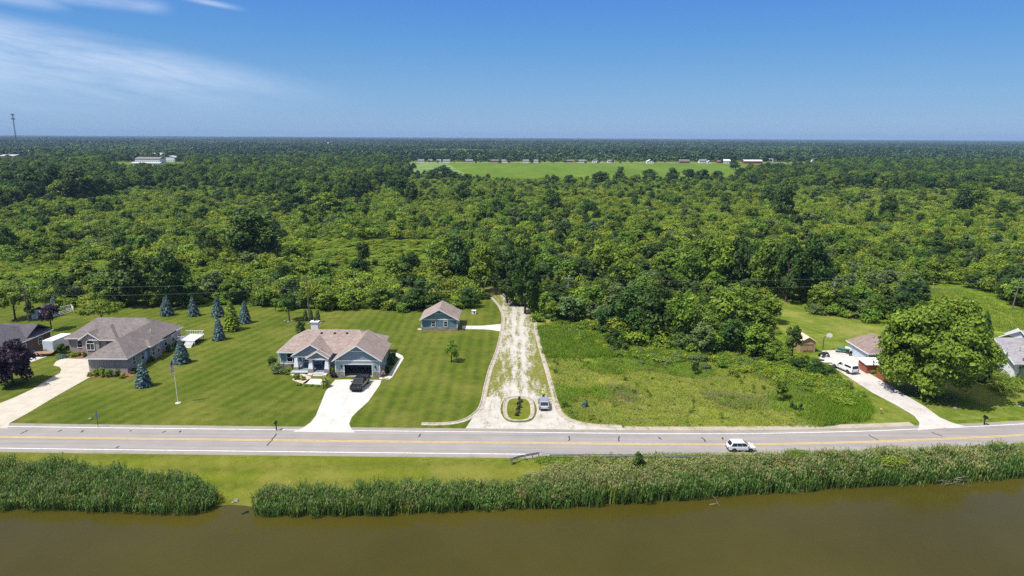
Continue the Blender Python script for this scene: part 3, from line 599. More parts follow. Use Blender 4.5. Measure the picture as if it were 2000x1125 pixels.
# hand-placed trees, photo columns and rows: centre, foot, top, width
for a in [
 (265, 596, 478, 95, 'tall', 0, 'big tree with twin neighbour just behind the left lawn, its left half'), (335, 600, 488, 90, 'tall', 1, 'dark broad tree standing behind the first two blue spruces from the left'),
 (500, 515, 398, 118, 'tall', 2, 'largest dark round-crowned tree rising alone from the thicket on the left'),
 (60, 392, 322, 70, 'tall'), (155, 395, 325, 66, 'tall', 1), (110, 388, 318, 60, 'tall'), (20, 385, 330, 60, 'tall'), (205, 388, 345, 50, 'tall'),
 (150, 558, 520, 28, 'slim', 0, 'small round dark bush-like tree beside the white tank'), (55, 500, 462, 34, 'slim'), (75, 503, 460, 26, 'slim'), (235, 500, 455, 34, 'slim'), (15, 500, 440, 50, 'tall'),
 (410, 505, 440, 52, 'tall'), (640, 420, 372, 70, 'tall'), (575, 415, 375, 60, 'tall'),
 (708, 520, 470, 34, 'slim', 1), (800, 552, 486, 42, 'slim', 0, 'narrow dark tree behind the blue house, taller of two side by side'), (765, 556, 500, 40, 'slim', 3, 'narrow mid-green tree just left of a taller dark one behind the blue house'),
 (870, 545, 452, 70, 'tall', 4), (905, 560, 450, 76, 'tall', 0), (945, 572, 462, 70, 'tall', 5), (915, 600, 560, 44, 'tall'),
 (990, 592, 466, 84, 'tall', 0, 'massive dark tree overhanging the far end of the gravel lane'), (1025, 612, 480, 74, 'tall', 1, 'dark tree at the right side of the lane end, foot by the kerb'), (960, 560, 470, 60, 'tall', 2),
 (1090, 602, 545, 60, 'tall', 0, 'rounded dark tree beside the grey utility pole right of the lane'), (1135, 560, 500, 60, 'tall'), (1180, 560, 455, 66, 'tall', 4), (1215, 570, 500, 70, 'tall', 5),
 (1192, 655, 585, 66, 'tall', 0), (1230, 662, 560, 80, 'tall', 1), (1275, 668, 550, 90, 'tall', 2), (1330, 668, 560, 76, 'tall', 5), (1385, 665, 585, 70, 'tall', 4), (1435, 668, 552, 100, 'tall', 4, 'broad light-crowned tree in the clump behind the meadow'), (1480, 672, 595, 74, 'tall', 5), (1465, 688, 620, 70, 'tall', 0), (1415, 672, 600, 60, 'tall', 1),
 (1300, 600, 520, 66, 'tall'), (1345, 575, 470, 66, 'tall', 4), (1390, 570, 452, 84, 'tall', 4), (1440, 572, 452, 80, 'tall', 0), (1490, 580, 456, 70, 'tall', 5), (1535, 590, 450, 80, 'tall', 0), (1580, 588, 455, 74, 'tall', 1), (1600, 585, 490, 60, 'tall', 2),
 (1610, 608, 545, 62, 'tall', 4), (1655, 615, 560, 60, 'tall', 0), (1525, 425, 338, 58, 'tall', 0, 'tallest dark tree standing alone above the right side of the thicket'), (1500, 400, 360, 34, 'tall', 1),
 (1730, 438, 388, 38, 'slim', 0, 'dark pointed tree alone in the yellow-green thicket on the right'), (1745, 530, 480, 44, 'tall', 2), (1830, 500, 460, 50, 'tall'), (1905, 410, 350, 50, 'tall', 5), (1880, 420, 365, 46, 'tall', 1), (1935, 378, 345, 46, 'tall'),
 (1760, 622, 565, 70, 'tall', 1, 'low broad dark tree at the back lawn edge behind the big maple'), (1710, 618, 572, 66, 'tall', 0), (1793, 588, 552, 50, 'tall', 2), (1725, 600, 560, 60, 'tall', 1),
 (2012, 612, 556, 50, 'tall', 0), (1962, 584, 540, 50, 'tall', 1), (2060, 628, 560, 70, 'tall', 2), (1900, 562, 525, 44, 'tall', 0),
 (865, 352, 318, 42, 'tall', 0, 'tree cluster bulging into the left corner of the crop field'), (845, 356, 330, 34, 'tall', 1), (890, 356, 332, 36, 'tall', 0), (910, 362, 338, 30, 'tall'),
 (1080, 364, 338, 26, 'tall', 0), (1113, 368, 340, 28, 'tall', 1), (1170, 362, 330, 34, 'tall', 0), (1180, 362, 335, 26, 'tall', 1), (1211, 356, 323, 24, 'tall', 2, 'isolated upright tree in front of the crop field'), (1272, 357, 326, 44, 'tall', 0), (1312, 357, 326, 30, 'tall', 1), (1345, 355, 327, 30, 'slim', 0), (1370, 357, 328, 34, 'tall', 2), (1402, 355, 332, 28, 'slim', 1), (1436, 331, 311, 28, 'tall', 0), (1490, 340, 318, 20, 'slim', 1),
 (1080, 420, 375, 34, 'slim', 0, 'lone pointed dark tree in the middle of the thicket'), (970, 430, 385, 36, 'tall'), (905, 395, 355, 36, 'tall'), (775, 380, 335, 60, 'tall', 0), (805, 400, 352, 34, 'tall', 1),
 (1546, 702, 628, 32, 'slim', 0, 'dark slender tree in front of the wooden shed'), (1508, 712, 662, 46, 'tall', 4), (1592, 738, 700, 40, 'tall', 1), (1562, 728, 692, 44, 'tall', 0), (1526, 716, 678, 44, 'tall', 5), (1620, 742, 715, 30, 'tall', 1),
 (1525, 783, 738, 30, 'slim', 3, 'small upright tree near the right end of the meadow'), (1358, 734, 705, 17, 'slim', 1, 'sapling standing alone in the middle of the meadow'),
 (640, 603, 560, 60, 'tall', 4), (600, 600, 556, 44, 'tall', 5), (740, 600, 552, 62, 'tall', 5), (690, 598, 560, 40, 'tall', 4), (810, 605, 560, 56, 'tall', 2), (850, 605, 566, 50, 'tall', 0), (520, 598, 560, 40, 'tall', 4), (415, 575, 540, 40, 'tall'), (460, 590, 555, 44, 'tall', 4),
]: T(*a)
def fill(d0, d1, sp0, sp1, fn, xlim=.86):
    d = d0
    while d < d1:
        t = (d - d0) / (d1 - d0); sp = sp0 + (sp1 - sp0) * t; n = int(2 * xlim * d / sp)
        for i in range(n):
            X = -xlim * d + (i + rnd.uniform(-.1, 1.1)) * sp; Y = d + rnd.uniform(-.5, .5) * sp; px, py = PROJ(X, Y)
            if py > 838 or clear(px, py): continue
            fn(X, Y, px, py)
        d += sp
def lowf(X, Y, s, o=0.):   # smooth pseudo-noise in 0..1
    return .5 + .25 * (math.sin(X / s + o) * math.cos(Y / (s * 1.3) - o * 2) + math.sin((X + Y) / (s * .6) + o * 3.1) * math.cos((X - Y) / (s * .8)))
def opening0(px, py): return (515 < py < 562 and px < 300) or (470 < py < 548 and 600 < px < 860 and py < 560 - abs(px - 740) * .1) or (385 < py < 400 and 600 < px < 1200)
def f_near(X, Y, px, py):
    if px > 1478 and py > 640:
        plant('shrub', X, Y, rnd.uniform(.8, 1.5), rnd.uniform(1.8, 2.8), rnd.choice([0, 1, 4, 5, 6])); return
    if inpoly(px, py, WOOD_L) or inpoly(px, py, WOOD_R):
        return
    if opening0(px, py):
        q_ = rnd.random() ** 2
        for _ in range(2): plant('shrub', X + rnd.uniform(-2, 2), Y + rnd.uniform(-2, 2), .5 + 1.9 * q_ * rnd.random(), rnd.uniform(2.0, 3.5) + 3 * q_, rnd.choice([0, 1, 2, 3, 0, 1, 4, 5, 6]))
        if rnd.random() < .85: return
    r = rnd.random(); g = lowf(X, Y, 22); g2 = lowf(X, Y, 60, 1.7)
    opening = 520 < py < 560 and px < 480 or (470 < py < 550 and 590 < px < 860)       # low weedy parts of the thicket
    ptree = .06 + .30 * max(0, g - .45) * 2 + (.06 if px > 880 else 0)
    if py > 480 and px > 1050: ptree += .15
    if opening: ptree *= .15
    if px > 1090 and 375 < py < 500 and g2 < .62: ptree *= .6
    if r < ptree:
        h = rnd.uniform(3.6, 7.5) * (1 + .25 * g2); k = 'slim' if rnd.random() < .6 else 'tall'
        plant(k, X, Y, h, h * rnd.uniform(.6, 1.0), (rnd.choice([0, 1, 2, 3, 2, 3, 4]) if k == 'slim' else rnd.choice([0, 1, 2, 3, 4, 5, 6, 4, 5, 6])))
    else:
        h = rnd.choice([rnd.uniform(1.6, 3.2), rnd.uniform(2.4, 4.2), rnd.uniform(3.4, 5.2)]) * (.5 if opening else 1); pr = rnd.random()
        yl = .85 if px > 1090 and 375 < py < 520 else .72 if lowf(X, Y, 35, .5) > .5 else .48
        p = rnd.randrange(4) if pr < yl else (4 + rnd.randrange(3) if pr < .88 else 7 + rnd.randrange(2))
        plant('shrub', X, Y, h, h * rnd.uniform(1.0, 1.5) + 1.0, p)
fill(112, 330, 2.9, 4.4, f_near); fill(330, 720, 4.4, 6.0, f_near)
def f_wood(X, Y, px, py):
    if py < 317.2 or inpoly(px, py, WOOD_L) or inpoly(px, py, WOOD_R):
        if rnd.random() < .06: return
        e = lowf(X, Y, 90, .3); h = rnd.choice([rnd.uniform(7.5, 11), rnd.uniform(9, 13), rnd.uniform(12, 16)]) * (.8 + .35 * e)
        plant('tall', X, Y, h, h * rnd.uniform(.7, .95), rnd.randrange(4) if rnd.random() < .62 else 4 + rnd.randrange(3))
fill(240, 1150, 6.2, 9.0, f_wood)
for i in range(46):
    px = rnd.uniform(775, 1640); p = G(px, rnd.uniform(317.9, 319.6) if rnd.random() < .6 else 317.3); h = rnd.uniform(3.5, 9); plant('tall', p.x, p.y, h, h * rnd.uniform(.7, 1.1), rnd.randrange(7))
for i in range(40):
    px = rnd.uniform(770, 830); p = G(px, 318 + (px - 770) * .3 + rnd.uniform(-3, 14)); h = rnd.uniform(4, 9); plant('tall', p.x, p.y, h, h * .9, rnd.randrange(7)) if not (px > 800 and rnd.random() < .6) else None
# weedy shrubs between meadow and right driveway, and behind the meadow
for i in range(420):
    px, py = rnd.uniform(1480, 1690), rnd.uniform(690, 812)
    if py < 690 + (px - 1480) * .25 or py > 730 + max(0, (px - 1480)) * .40 or inpoly(px, py, [(1600, 700), (1625, 735), (1700, 790), (1720, 690)]): continue
    p = G(px, py); h = rnd.uniform(.7, 1.7); plant('shrub', p.x, p.y, h, h * 1.8 + .3, rnd.choice([0, 1, 2, 3, 4, 5, 6, 4]))
for i in range(330):
    t = rnd.random(); px = 1050 + t * 480; yb = float(np.interp(px, [1050, 1100, 1170, 1210, 1300, 1400, 1480, 1530], [628, 640, 664, 690, 694, 704, 722, 735])); py = yb + rnd.uniform(-22, 12) * (1 if rnd.random() < .8 else 2)
    p = G(px, py); h = rnd.uniform(.6, 1.5); plant('shrub', p.x, p.y, h, h * 1.9 + .5, rnd.choice([0, 1, 4, 5, 6, 8]))
for px, py, s in [(1170, 598, 3), (1100, 622, 2.4), (1075, 618, 2), (1140, 628, 2.4), (760, 604, 2.6), (790, 606, 2.6), (880, 604, 2.2), (900, 600, 2.2), (925, 592, 2.0), (940, 584, 1.6), (560, 604, 2.2), (500, 596, 2.4), (440, 594, 2.4), (380, 597, 2.2), (655, 605, 2.4), (1640, 618, 2.3), (1670, 618, 2.4), (1740, 625, 2.6), (1600, 612, 2.6), (1630, 612, 3)]:
    for j in range(3):
        p = G(px + rnd.uniform(-14, 14), py + rnd.uniform(-4, 2)); plant('shrub', p.x, p.y, s * rnd.uniform(.7, 1.15), s * 1.8, rnd.choice([4, 5, 6, 7, 1, 8]))

ZC = [(-900, 'behind the far-left dark-roofed house'), (120, 'behind the brick ranch house'), (400, 'behind the row of blue spruces'), (540, 'behind the blue house'), (790, 'behind the small blue garage'), (930, 'beyond the gravel lane end'), (1080, 'behind the meadow back edge'), (1300, 'behind the tall meadow-side trees'), (1500, 'behind the wooden shed'), (1640, 'behind the white garage'), (1740, 'behind the big maple'), (1900, 'behind the right-hand white house')]
def zone(px, py):
    c = [n for x, n in ZC if px >= x][-1]
    if py > 560: d = 'at thicket front'
    elif py > 480: d = 'in near thicket'
    elif py > 400: d = 'midway up thicket'
    elif py > 345: d = 'near far wood'
    else: d = 'beside crop field'
    return d + ' ' + c
TCOL = {'tall': ['dark green'] * 4 + ['lighter green'] * 3, 'slim': ['dark green'] * 2 + ['lighter green'] * 2 + ['grey-green'], 'shrub': ['yellow-green'] * 4 + ['mid-green'] * 3 + ['dark green', 'grey-green']}
BASE = {'tall': (10., 7.6), 'slim': (10., 5.1), 'shrub': (2.9, 4.6)}
scored = []
for i, p in enumerate(PLANTS):
    k, X, Y, h, wd, pr, spec = p; px, py = PROJ(X, Y, h * .6)
    vis = -40 < px < 2040
    scored.append((h * (wd ** .5) / Y * (1 if vis else 0) + (10 if spec else 0), i))
indiv = {'tree': [], 'shrub': []}; used = set()
for s_, i in sorted(scored, reverse=True):
    kk = 'shrub' if PLANTS[i][0] == 'shrub' else 'tree'
    if s_ > 0 and len(indiv[kk]) < (290 if kk == 'tree' else 290): indiv[kk].append(i); used.add(i)
ORD = {}
for kk in ('tree', 'shrub'):
    for i in indiv[kk]:
        k, X, Y, h, wd, pr, spec = PLANTS[i]; px, py = PROJ(X, Y); z = zone(px, py); col = TCOL[k][pr]; cm_, tm_ = PT[k][pr]
        bh, bw = BASE[k]; sc = (wd / bw, wd / bw * rnd.uniform(.9, 1.1), h / bh); rz = rnd.random() * 6.28
        if kk == 'shrub':
            o = bpy.data.objects.new('shrub', cm_); COL.objects.link(o); place(o, (X, Y, 0), rz, sc); lab = col + ' shrub ' + z
            tag(o, lab, 'shrub', lab.replace('shrub', 'shrubs', 1)); ORD.setdefault(lab, []).append((px, o))
        else:
            o = bpy.data.objects.new('broadleaf_tree', None); COL.objects.link(o); place(o, (X, Y, 0), rz, sc)
            c_ = bpy.data.objects.new('crown', cm_); COL.objects.link(c_); c_.parent = o
            c_ = bpy.data.objects.new('trunk', tm_); COL.objects.link(c_); c_.parent = o
            kind_ = 'broad' if k == 'tall' else 'slender'; lab = spec or f'{kind_} {col} tree {z}'
            tag(o, lab, 'tree', None if spec else lab.replace('tree', 'trees', 1))
            if not spec: ORD.setdefault(lab, []).append((px, o))
OW = 'leftmost second third fourth fifth sixth seventh eighth ninth tenth eleventh twelfth thirteenth fourteenth fifteenth sixteenth seventeenth eighteenth nineteenth twentieth twenty-first twenty-second twenty-third twenty-fourth twenty-fifth twenty-sixth twenty-seventh twenty-eighth twenty-ninth thirtieth'.split()
for lab, lst in ORD.items():
    if 1 < len(lst) <= 30:
        for n_, (px, o) in enumerate(sorted(lst, key=lambda q: q[0])): o['label'] = (OW[n_] + (' from left, ' if n_ else ' ') + lab)
ks = ['tall', 'slim', 'shrub']; pobj = []; off = {}
for k in ks:
    off[k] = len(pobj); pobj += [merged('p', *q) for q in PT[k]]
pc_near = proto_coll('woodland_plant', pobj)
for nm, sel, lab, cat in (('forest', ('tall', 'slim'), 'dense mass of green trees filling the land behind the houses', 'forest'), ('thicket', ('shrub',), 'yellow-green mass of shrubs covering the ground under the scattered trees', 'thicket')):
    A = [(i, p) for i, p in enumerate(PLANTS) if i not in used and p[0] in sel]
    scatter(nm, lab, cat, [(p[1], p[2], 0) for i, p in A], [(0, 0, rnd.random() * 6.28) for _ in A], [(p[4] / BASE[p[0]][1], p[4] / BASE[p[0]][1], p[3] / BASE[p[0]][0]) for i, p in A], [off[p[0]] + p[5] for i, p in A], pc_near)
# far woods: lumpier, simpler crowns, then clumps of them out to the horizon
fo = []
for i in range(6):
    V, t_ = crown(11, 10, 0, 150, 2.0, nclust=14, lump=.36, up=.9); fo.append(bpy.data.objects.new('f', card_mesh('crown', V, t_, 'leaf_far' if i < 4 else 'leaf_far_light')))
for i in range(6):
    VV = []; TT = []
    for j in range(16):
        V, t_ = crown(rnd.uniform(9, 13), rnd.uniform(9, 14), -1, 60, 3.6, nclust=9, lump=.42, up=1.0); VV.append(V + np.array([rnd.uniform(-30, 30), rnd.uniform(-30, 30), 0])); TT.append(t_)
    fo.append(bpy.data.objects.new('f', card_mesh('crowns', np.concatenate(VV), np.concatenate(TT), 'leaf_far' if i < 4 else 'leaf_far_light')))
pc_far = proto_coll('far_crown', fo)
pts, rot, scl, idx = [], [], [], []
def f_far(X, Y, px, py):
    e = lowf(X * .25, Y, 75, .9); s = rnd.uniform(.6, 1.25) * (.55 + .85 * e)
    if rnd.random() < .06 + .5 * (lowf(X, Y, 130, 6.1) > .70) or clear(px, py): return
    if 1238 < px < 1445 and 295.5 < py < 300: return
    if 428 < px < 622 and 292.3 < py < 294.9: return
    if lowf(X, Y, 420, 2.2) > .80: return
    pts.append((X, Y, -.3)); rot.append((0, 0, rnd.random() * 6.28)); scl.append((s, s, s * rnd.uniform(.8, 1.2))); q = lowf(X * .3, Y, 60, 1.1) + .5 * lowf(X * .4, Y, 200, 3.3); s_ = 1.15 if q < .6 else 1.0; idx.append(rnd.randrange(4) if q < .93 and rnd.random() > .08 else 4 + rnd.randrange(2))
fill(1150, 2700, 10.5, 13.5, f_far, .80)
def f_vfar(X, Y, px, py):
    if lowf(X, Y, 700, 1.2) > .86: return
    s = rnd.uniform(.85, 1.2); pts.append((X, Y, -.5)); rot.append((0, 0, rnd.random() * 6.28)); scl.append((s, s, s * rnd.uniform(.7, 1.2) * (.55 + .95 * lowf(X * .2, Y, 240, 4.4)))); idx.append(6 + (rnd.randrange(4) if lowf(X * .25, Y, 260, 2) + .6 * lowf(X * .3, Y, 900, 5) < .95 else 4 + rnd.randrange(2)))
fill(2700, 14500, 48, 85, f_vfar, .80)
scatter('far_woods', 'dark wooded plain stretching from beyond the crop field to the hazy horizon', 'forest', pts, rot, scl, idx, pc_far)

# ------------------------------------------------------------------ reeds, tufts
def blades(n, rad, h, wdt, lean, leaves, plume, mat):
    VV, TT = [], []; PV, PTT = [], []
    for i in range(n):
        a = rnd.random() * 6.28; r_ = rad * rnd.random() ** .5; x, y = r_ * math.cos(a), r_ * math.sin(a); hh = h * rnd.uniform(.7, 1.1); la = rnd.random() * 6.28; ln = lean * rnd.uniform(.3, 1)
        top = np.array([x + math.cos(la) * ln, y + math.sin(la) * ln, hh]); b = np.array([x, y, 0.]); mid = (b + top) / 2 - np.array([math.cos(la), math.sin(la), 0]) * ln * .12
        s = np.array([-math.sin(la + .8), math.cos(la + .8), 0]) * wdt / 2; t_ = min(max(rnd.gauss(.5, .22), 0), 1)
        VV += [b - s, b + s, mid + s, mid - s, mid - s, mid + s, top + s * .3, top - s * .3]; TT += [t_, t_]
        for j in range(leaves):
            z = hh * rnd.uniform(.3, .92); q = b + (top - b) * (z / hh); aa = rnd.random() * 6.28; L_ = h * rnd.uniform(.14, .24); d = np.array([math.cos(aa), math.sin(aa), 0]); sd_ = np.array([-math.sin(aa), math.cos(aa), 0]) * wdt * .6
            VV += [q, q + d * L_ * .30 + sd_ + [0, 0, L_ * .75], q + d * L_ * .62 + [0, 0, L_ * 1.15], q + d * L_ * .30 - sd_ + [0, 0, L_ * .75]]; TT.append(min(1, max(0, t_ + rnd.uniform(-.2, .3))))
        if rnd.random() < plume:
            for aa in (0.4, 1.9):
                sd_ = np.array([math.cos(aa), math.sin(aa), 0]) * wdt * 1.25; PV += [top - [0, 0, h * .02], top + sd_ + [0, 0, h * .05], top + np.array([.05, .02, h * .13]), top - sd_ + [0, 0, h * .05]]; PTT.append(rnd.random())
    V = np.array(VV + PV, dtype=float); me = card_mesh('clump', V, np.array(TT + PTT), mat)
    if PV:
        me.materials.append(MT['plume']); me.polygons.foreach_set('material_index', [0] * len(TT) + [1] * len(PTT))
    return bpy.data.objects.new('clump', me)
reed_p = [blades(34, .75, 2.5, .065, .45, 3, .04, 'reed') for _ in range(4)] + [blades(32, .75, 2.5, .065, .5, 3, .65, 'reed_pale') for _ in range(3)] + [blades(30, .75, 2.5, .065, .5, 3, .4, 'reed') for _ in range(2)]
pc_reed = proto_coll('reed_clump', reed_p)
def bed(name, label, back, x0, x1, front_off, palefn, hfn, sp=.62):
    """reeds between the shoreline and the back edge (a polyline of photo points at the foot of the reeds)"""
    B = [G(x, y, -1.0) for x, y in back]; bx = [p.x for p in B]; by = [p.y for p in B]; P_, R_, S_, I_ = [], [], [], []
    x = x0
    while x < x1:
        yb = float(np.interp(x, bx, by)); y = shore_y(x) - front_off + rnd.uniform(-.3, .3)
        while y < yb + rnd.uniform(-.5, .3):
            X, Y = x + rnd.uniform(-.4, .4), y + rnd.uniform(-.3, .3); px, py = PROJ(X, Y, tz(X, Y)); h = hfn(px, Y - shore_y(X)) * rnd.uniform(.8, 1.12) * (.62 + .45 * lowf(X, Y, 1.3) + .25 * lowf(X, Y, 4.5, 2.)); y += (sp if rnd.random() < .1 + .25 * (lowf(X, Y, 2.7, 4.) > .74) else 0)
            P_.append((X, Y, tz(X, Y) - .05)); R_.append((0, 0, rnd.random() * 6.28)); S_.append((1, 1, h / 2.5)); pf = palefn(px, Y - shore_y(X))
            I_.append((4 + rnd.randrange(3)) if rnd.random() < pf else (7 + rnd.randrange(2) if rnd.random() < .08 else rnd.randrange(4))); y += sp
        x += sp
    scatter(name, label, 'reeds', P_, R_, S_, I_, pc_reed)
X1 = lambda px: G(px, 970, -1).x
bed('reed_bed', 'deep green reed bed at the water edge on the far left', [(-300, 922), (0, 918), (60, 922), (120, 920), (200, 932), (300, 942), (380, 948), (432, 972)], X1(-60), X1(430), .15, lambda px, d: .06 + (.35 if px < 60 and d > 5 else 0), lambda px, d: 1.85 - .2 * min(1, d / 8))
bed('reed_bed', 'long reed bed with pale plumes from the mown gap to the right end of the bank', [(505, 962), (600, 963), (660, 968), (740, 958), (900, 956), (1010, 956), (1045, 938), (1075, 922), (1150, 911), (1300, 908), (1600, 907), (1750, 903), (1900, 895), (2000, 886), (2300, 864)], X1(516), X1(2080), .15,
    lambda px, d: min(.92, (.0 if px < 1000 else .06) + (.15 if px > 1000 else .03) * d + .15 * (lowf(px / 4, d, 5) > .62)), lambda px, d: (1.95 - .07 * min(7, d) if px < 1030 else 2.15 - .24 * min(6.3, d)))
tuft_p = [blades(44, .8, .7, .034, .35, 0, 0, 'tuft') for _ in range(3)] + [blades(36, .8, .75, .045, .35, 1, 0, 'tuft_green') for _ in range(3)] + [blades(30, .8, .8, .03, .3, 0, .0, 'tuft_pink') for _ in range(2)]
pc_tuft = proto_coll('grass_tuft', tuft_p)
wd_ = []
for _m in ('leaf_mid', 'leaf_dark', 'leaf_grey', 'leaf_mid'):
    V_, T__ = crown(.8, 1.6, -.3, 160, .16, nclust=9, lump=.4, up=.5); wd_.append(bpy.data.objects.new('w', card_mesh('clump', V_, T__, _m)))
pc_weed = proto_coll('weed_clump', wd_)
def tufts(name, label, cat, poly, n, hfn, ifn, coll=pc_tuft, spread=1.):
    xs_ = [p[0] for p in poly]; ys_ = [p[1] for p in poly]; W = [G(*p) for p in poly]; wx = [p.x for p in W]; wy = [p.y for p in W]; P_, R_, S_, I_ = [], [], [], []
    tries = 0
    while len(P_) < n and tries < n * 40:
        tries += 1; X, Y = rnd.uniform(min(wx), max(wx)), rnd.uniform(min(wy), max(wy)); px, py = PROJ(X, Y)
        if not inpoly(px, py, poly): continue
        v = lowf(X, Y, 5.5, 2.0)
        if rnd.random() > .25 + v: continue
        h = hfn(px, py, X, Y) * rnd.uniform(.6, 1.25); P_.append((X, Y, tz(X, Y) - .02)); R_.append((0, 0, rnd.random() * 6.28)); S_.append((spread * rnd.uniform(.7, 1.2),) * 2 + (h / .7,)); I_.append(ifn(px, py, X, Y))
    scatter(name, label, cat, P_, R_, S_, I_, coll)
def mi(px, py, X, Y):
    r = rnd.random(); v = lowf(X, Y, 7, 4)
    if 1180 < px < 1500 and 740 < py < 800 and v > .5 and r < .4: return 6 + rnd.randrange(2)
    if px > 1560 and py > 770 and r < .5 or px > 1600: return 3 + rnd.randrange(3)
    if py < 705 and r < .75: return 3 + rnd.randrange(3)
    return 3 + rnd.randrange(3) if r < (.75 if v > .58 else .06) else (6 if r > .92 else rnd.randrange(3))
MEAD = [(1052, 640), (1110, 640), (1170, 662), (1210, 690), (1300, 690), (1400, 702), (1480, 720), (1600, 720), (1640, 752), (1700, 800), (1690, 822), (1600, 832), (1230, 831), (1160, 828), (1115, 815), (1094, 790), (1082, 745), (1068, 700)]
tufts('meadow_grass', 'rough yellow-green weeds and grass covering the vacant lot', 'grass', MEAD, 10500, lambda px, py, X, Y: .27 + (.5 if py < 700 or px > 1590 else 0) + .4 * lowf(X, Y, 4) * (1 if lowf(X, Y, 7, 4) > .55 else .1), mi)
MEADW = [p for p in MEAD]
tufts('meadow_weeds', 'taller dark green weed clumps dotted over the vacant lot', 'weeds', MEADW, 420, lambda px, py, X, Y: (.9 if lowf(X, Y, 3.1, 1.3) > .62 else .3), lambda px, py, X, Y: rnd.randrange(4) if rnd.random() < .5 else 3 + rnd.randrange(1), pc_weed, .55)
tufts('tall_field_grass', 'tall bright grass in the strip behind the white house on the right', 'grass', [(1790, 575), (1830, 562), (1900, 572), (2000, 614), (2100, 650), (2100, 690), (2000, 652), (1940, 648), (1880, 636), (1840, 615)], 3000, lambda *a: .5, lambda *a: rnd.choice([0, 1, 2, 3, 4, 5, 0, 1]))
tufts('thicket_grass', 'bright grass patches at the back-left corner by the white tank', 'grass', [(60, 560), (100, 552), (180, 560), (200, 590), (140, 600), (70, 590)], 900, lambda *a: .9, lambda *a: rnd.choice([3, 4, 5, 0]))
tufts('bank_weeds', 'short mixed weeds along the guardrail above the reeds', 'weeds', [(1050, 895), (1300, 891), (1500, 891), (1750, 888), (1900, 878), (2050, 866), (2050, 880), (1900, 893), (1700, 903), (1300, 905), (1055, 902)], 1900, lambda px, py, X, Y: .3 + (.75 if lowf(X, Y, 3, 1) > .78 else 0), lambda *a: rnd.choice([0, 1, 3, 4, 5, 6, 3]))

# ------------------------------------------------------------------ yard trees and shrubs
def yard(name, x, y, yt, wpx, V, t_, mat, label, cat='tree', group=None, h0=10., z0=1., tr=.12, bh=None):
    """a single tree: crown cards are made at h0 metres and scaled to the photo's size"""
    V = V.copy(); V[:, 2] = np.where(V[:, 2] < .02, .02 + np.abs(V[:, 2]) * .6, V[:, 2])
    p = G(x, y); h = ZAT(x, yt, p.y); wd = wpx * MPP((p.x, p.y, h / 2)); o = local(name, label, cat, group)
    c = bpy.data.objects.new('crown', card_mesh('crown', V * np.array([wd, wd, h]), t_, mat)); COL.objects.link(c); c.parent = o
    mb = MB(); mb.tube([(0, 0, -.1), (.02, 0, h * .3), (0, .02, h * .62)], [tr * h / 6 * 1.3, tr * h / 6, tr * h / 18], 8)
    for i in range(5):
        a = i * 2.5; mb.tube([(0, 0, h * (.18 + .07 * i)), (math.cos(a) * wd * .15, math.sin(a) * wd * .15, h * (.3 + .07 * i)), (math.cos(a) * wd * .28, math.sin(a) * wd * .28, h * (.42 + .07 * i))], [tr * h / 15, tr * h / 25, tr * h / 60], 5)
    t = bpy.data.objects.new('trunk', trunk_mesh(mb)); COL.objects.link(t); t.parent = o
    place(o, p, rnd.random() * 6.28); return o
def unitcrown(z0, n, leaf_m, hm, wm, **kw):
    V, t_ = crown(hm, wm, z0 * hm, n, leaf_m, **kw); return V / np.array([wm, wm, hm]), t_
for i, (x, y, yt, w_, lab) in enumerate([(327, 616, 580, 27, 'blue spruce leftmost of the row along the back of the left lawn'), (378, 617, 580, 23, 'blue spruce second from the left in the back lawn row'), (426, 618, 579, 26, 'blue spruce third from the left, left of the yellow-green pyramid tree'),
        (479, 631, 589, 28, 'blue spruce right of the yellow-green pyramid tree'), (428, 664, 620, 25, 'blue spruce in front of the yellow-green pyramid tree'), (355, 709, 664, 34, 'blue spruce beside the right wall of the brick ranch house'), (281, 755, 704, 34, 'blue spruce nearest the road, at the front corner of the brick ranch garage')]):
    p = G(x, y); h = ZAT(x, yt, p.y); wd = w_ * MPP((p.x, p.y, h / 2)) * rnd.uniform(.92, 1.1); V, t_ = spruce_cards(h, wd, 2600, .34)
    o = local('blue_spruce', lab, 'spruce', 'blue spruces on the left lawn'); c = bpy.data.objects.new('crown', card_mesh('crown', V, t_, 'leaf_spruce')); COL.objects.link(c); c.parent = o
    t = bpy.data.objects.new('trunk', trunk_mesh(MB().tube([(0, 0, -.1), (0, 0, h * .95)], [.14, .02], 7))); COL.objects.link(t); t.parent = o; place(o, p, rnd.random() * 6)
V, t_ = spruce_cards(7, 3.6, 3200, .3); yard('pyramid_tree', 453, 645, 587, 38, V / np.array([3.6, 3.6, 7]), t_, 'leaf_yellow', 'bright yellow-green pyramid tree between the blue spruces')
V, t_ = spruce_cards(7, 3.6, 1800, .3); yard('spruce_tree', 108, 601, 574, 20, V / np.array([3.6, 3.6, 7]), t_, 'leaf_spruce', 'small dark spruce beside the fenced vegetable garden', 'spruce')
V, t_ = spruce_cards(12, 6, 5200, .42); yard('spruce_tree', 1908, 742, 610, 62, V / np.array([6, 6, 12]), t_, 'leaf_dark', 'tall dark spruce between the big maple and the white house', 'spruce')
V, t_ = unitcrown(-.10, 36000, .42, 16, 18, nclust=120, lump=.19, up=.25); yard('maple_tree', 1820, 772, 572, 224, V, t_, 'leaf_maple', 'huge spreading maple beside the old driveway on the right', tr=.16)
V, t_ = unitcrown(-.04, 11000, .32, 7, 7, nclust=60, lump=.24); yard('plum_tree', 26, 752, 664, 84, V, t_, 'leaf_purple', 'large round purple-leaf tree in front of the dark-roofed house')
V, t_ = unitcrown(.25, 2600, .30, 5, 5, nclust=20, lump=.3); yard('plum_tree', 101, 645, 595, 40, V, t_, 'leaf_purple', 'small round purple-leaf tree on the lawn behind the dark-roofed house')
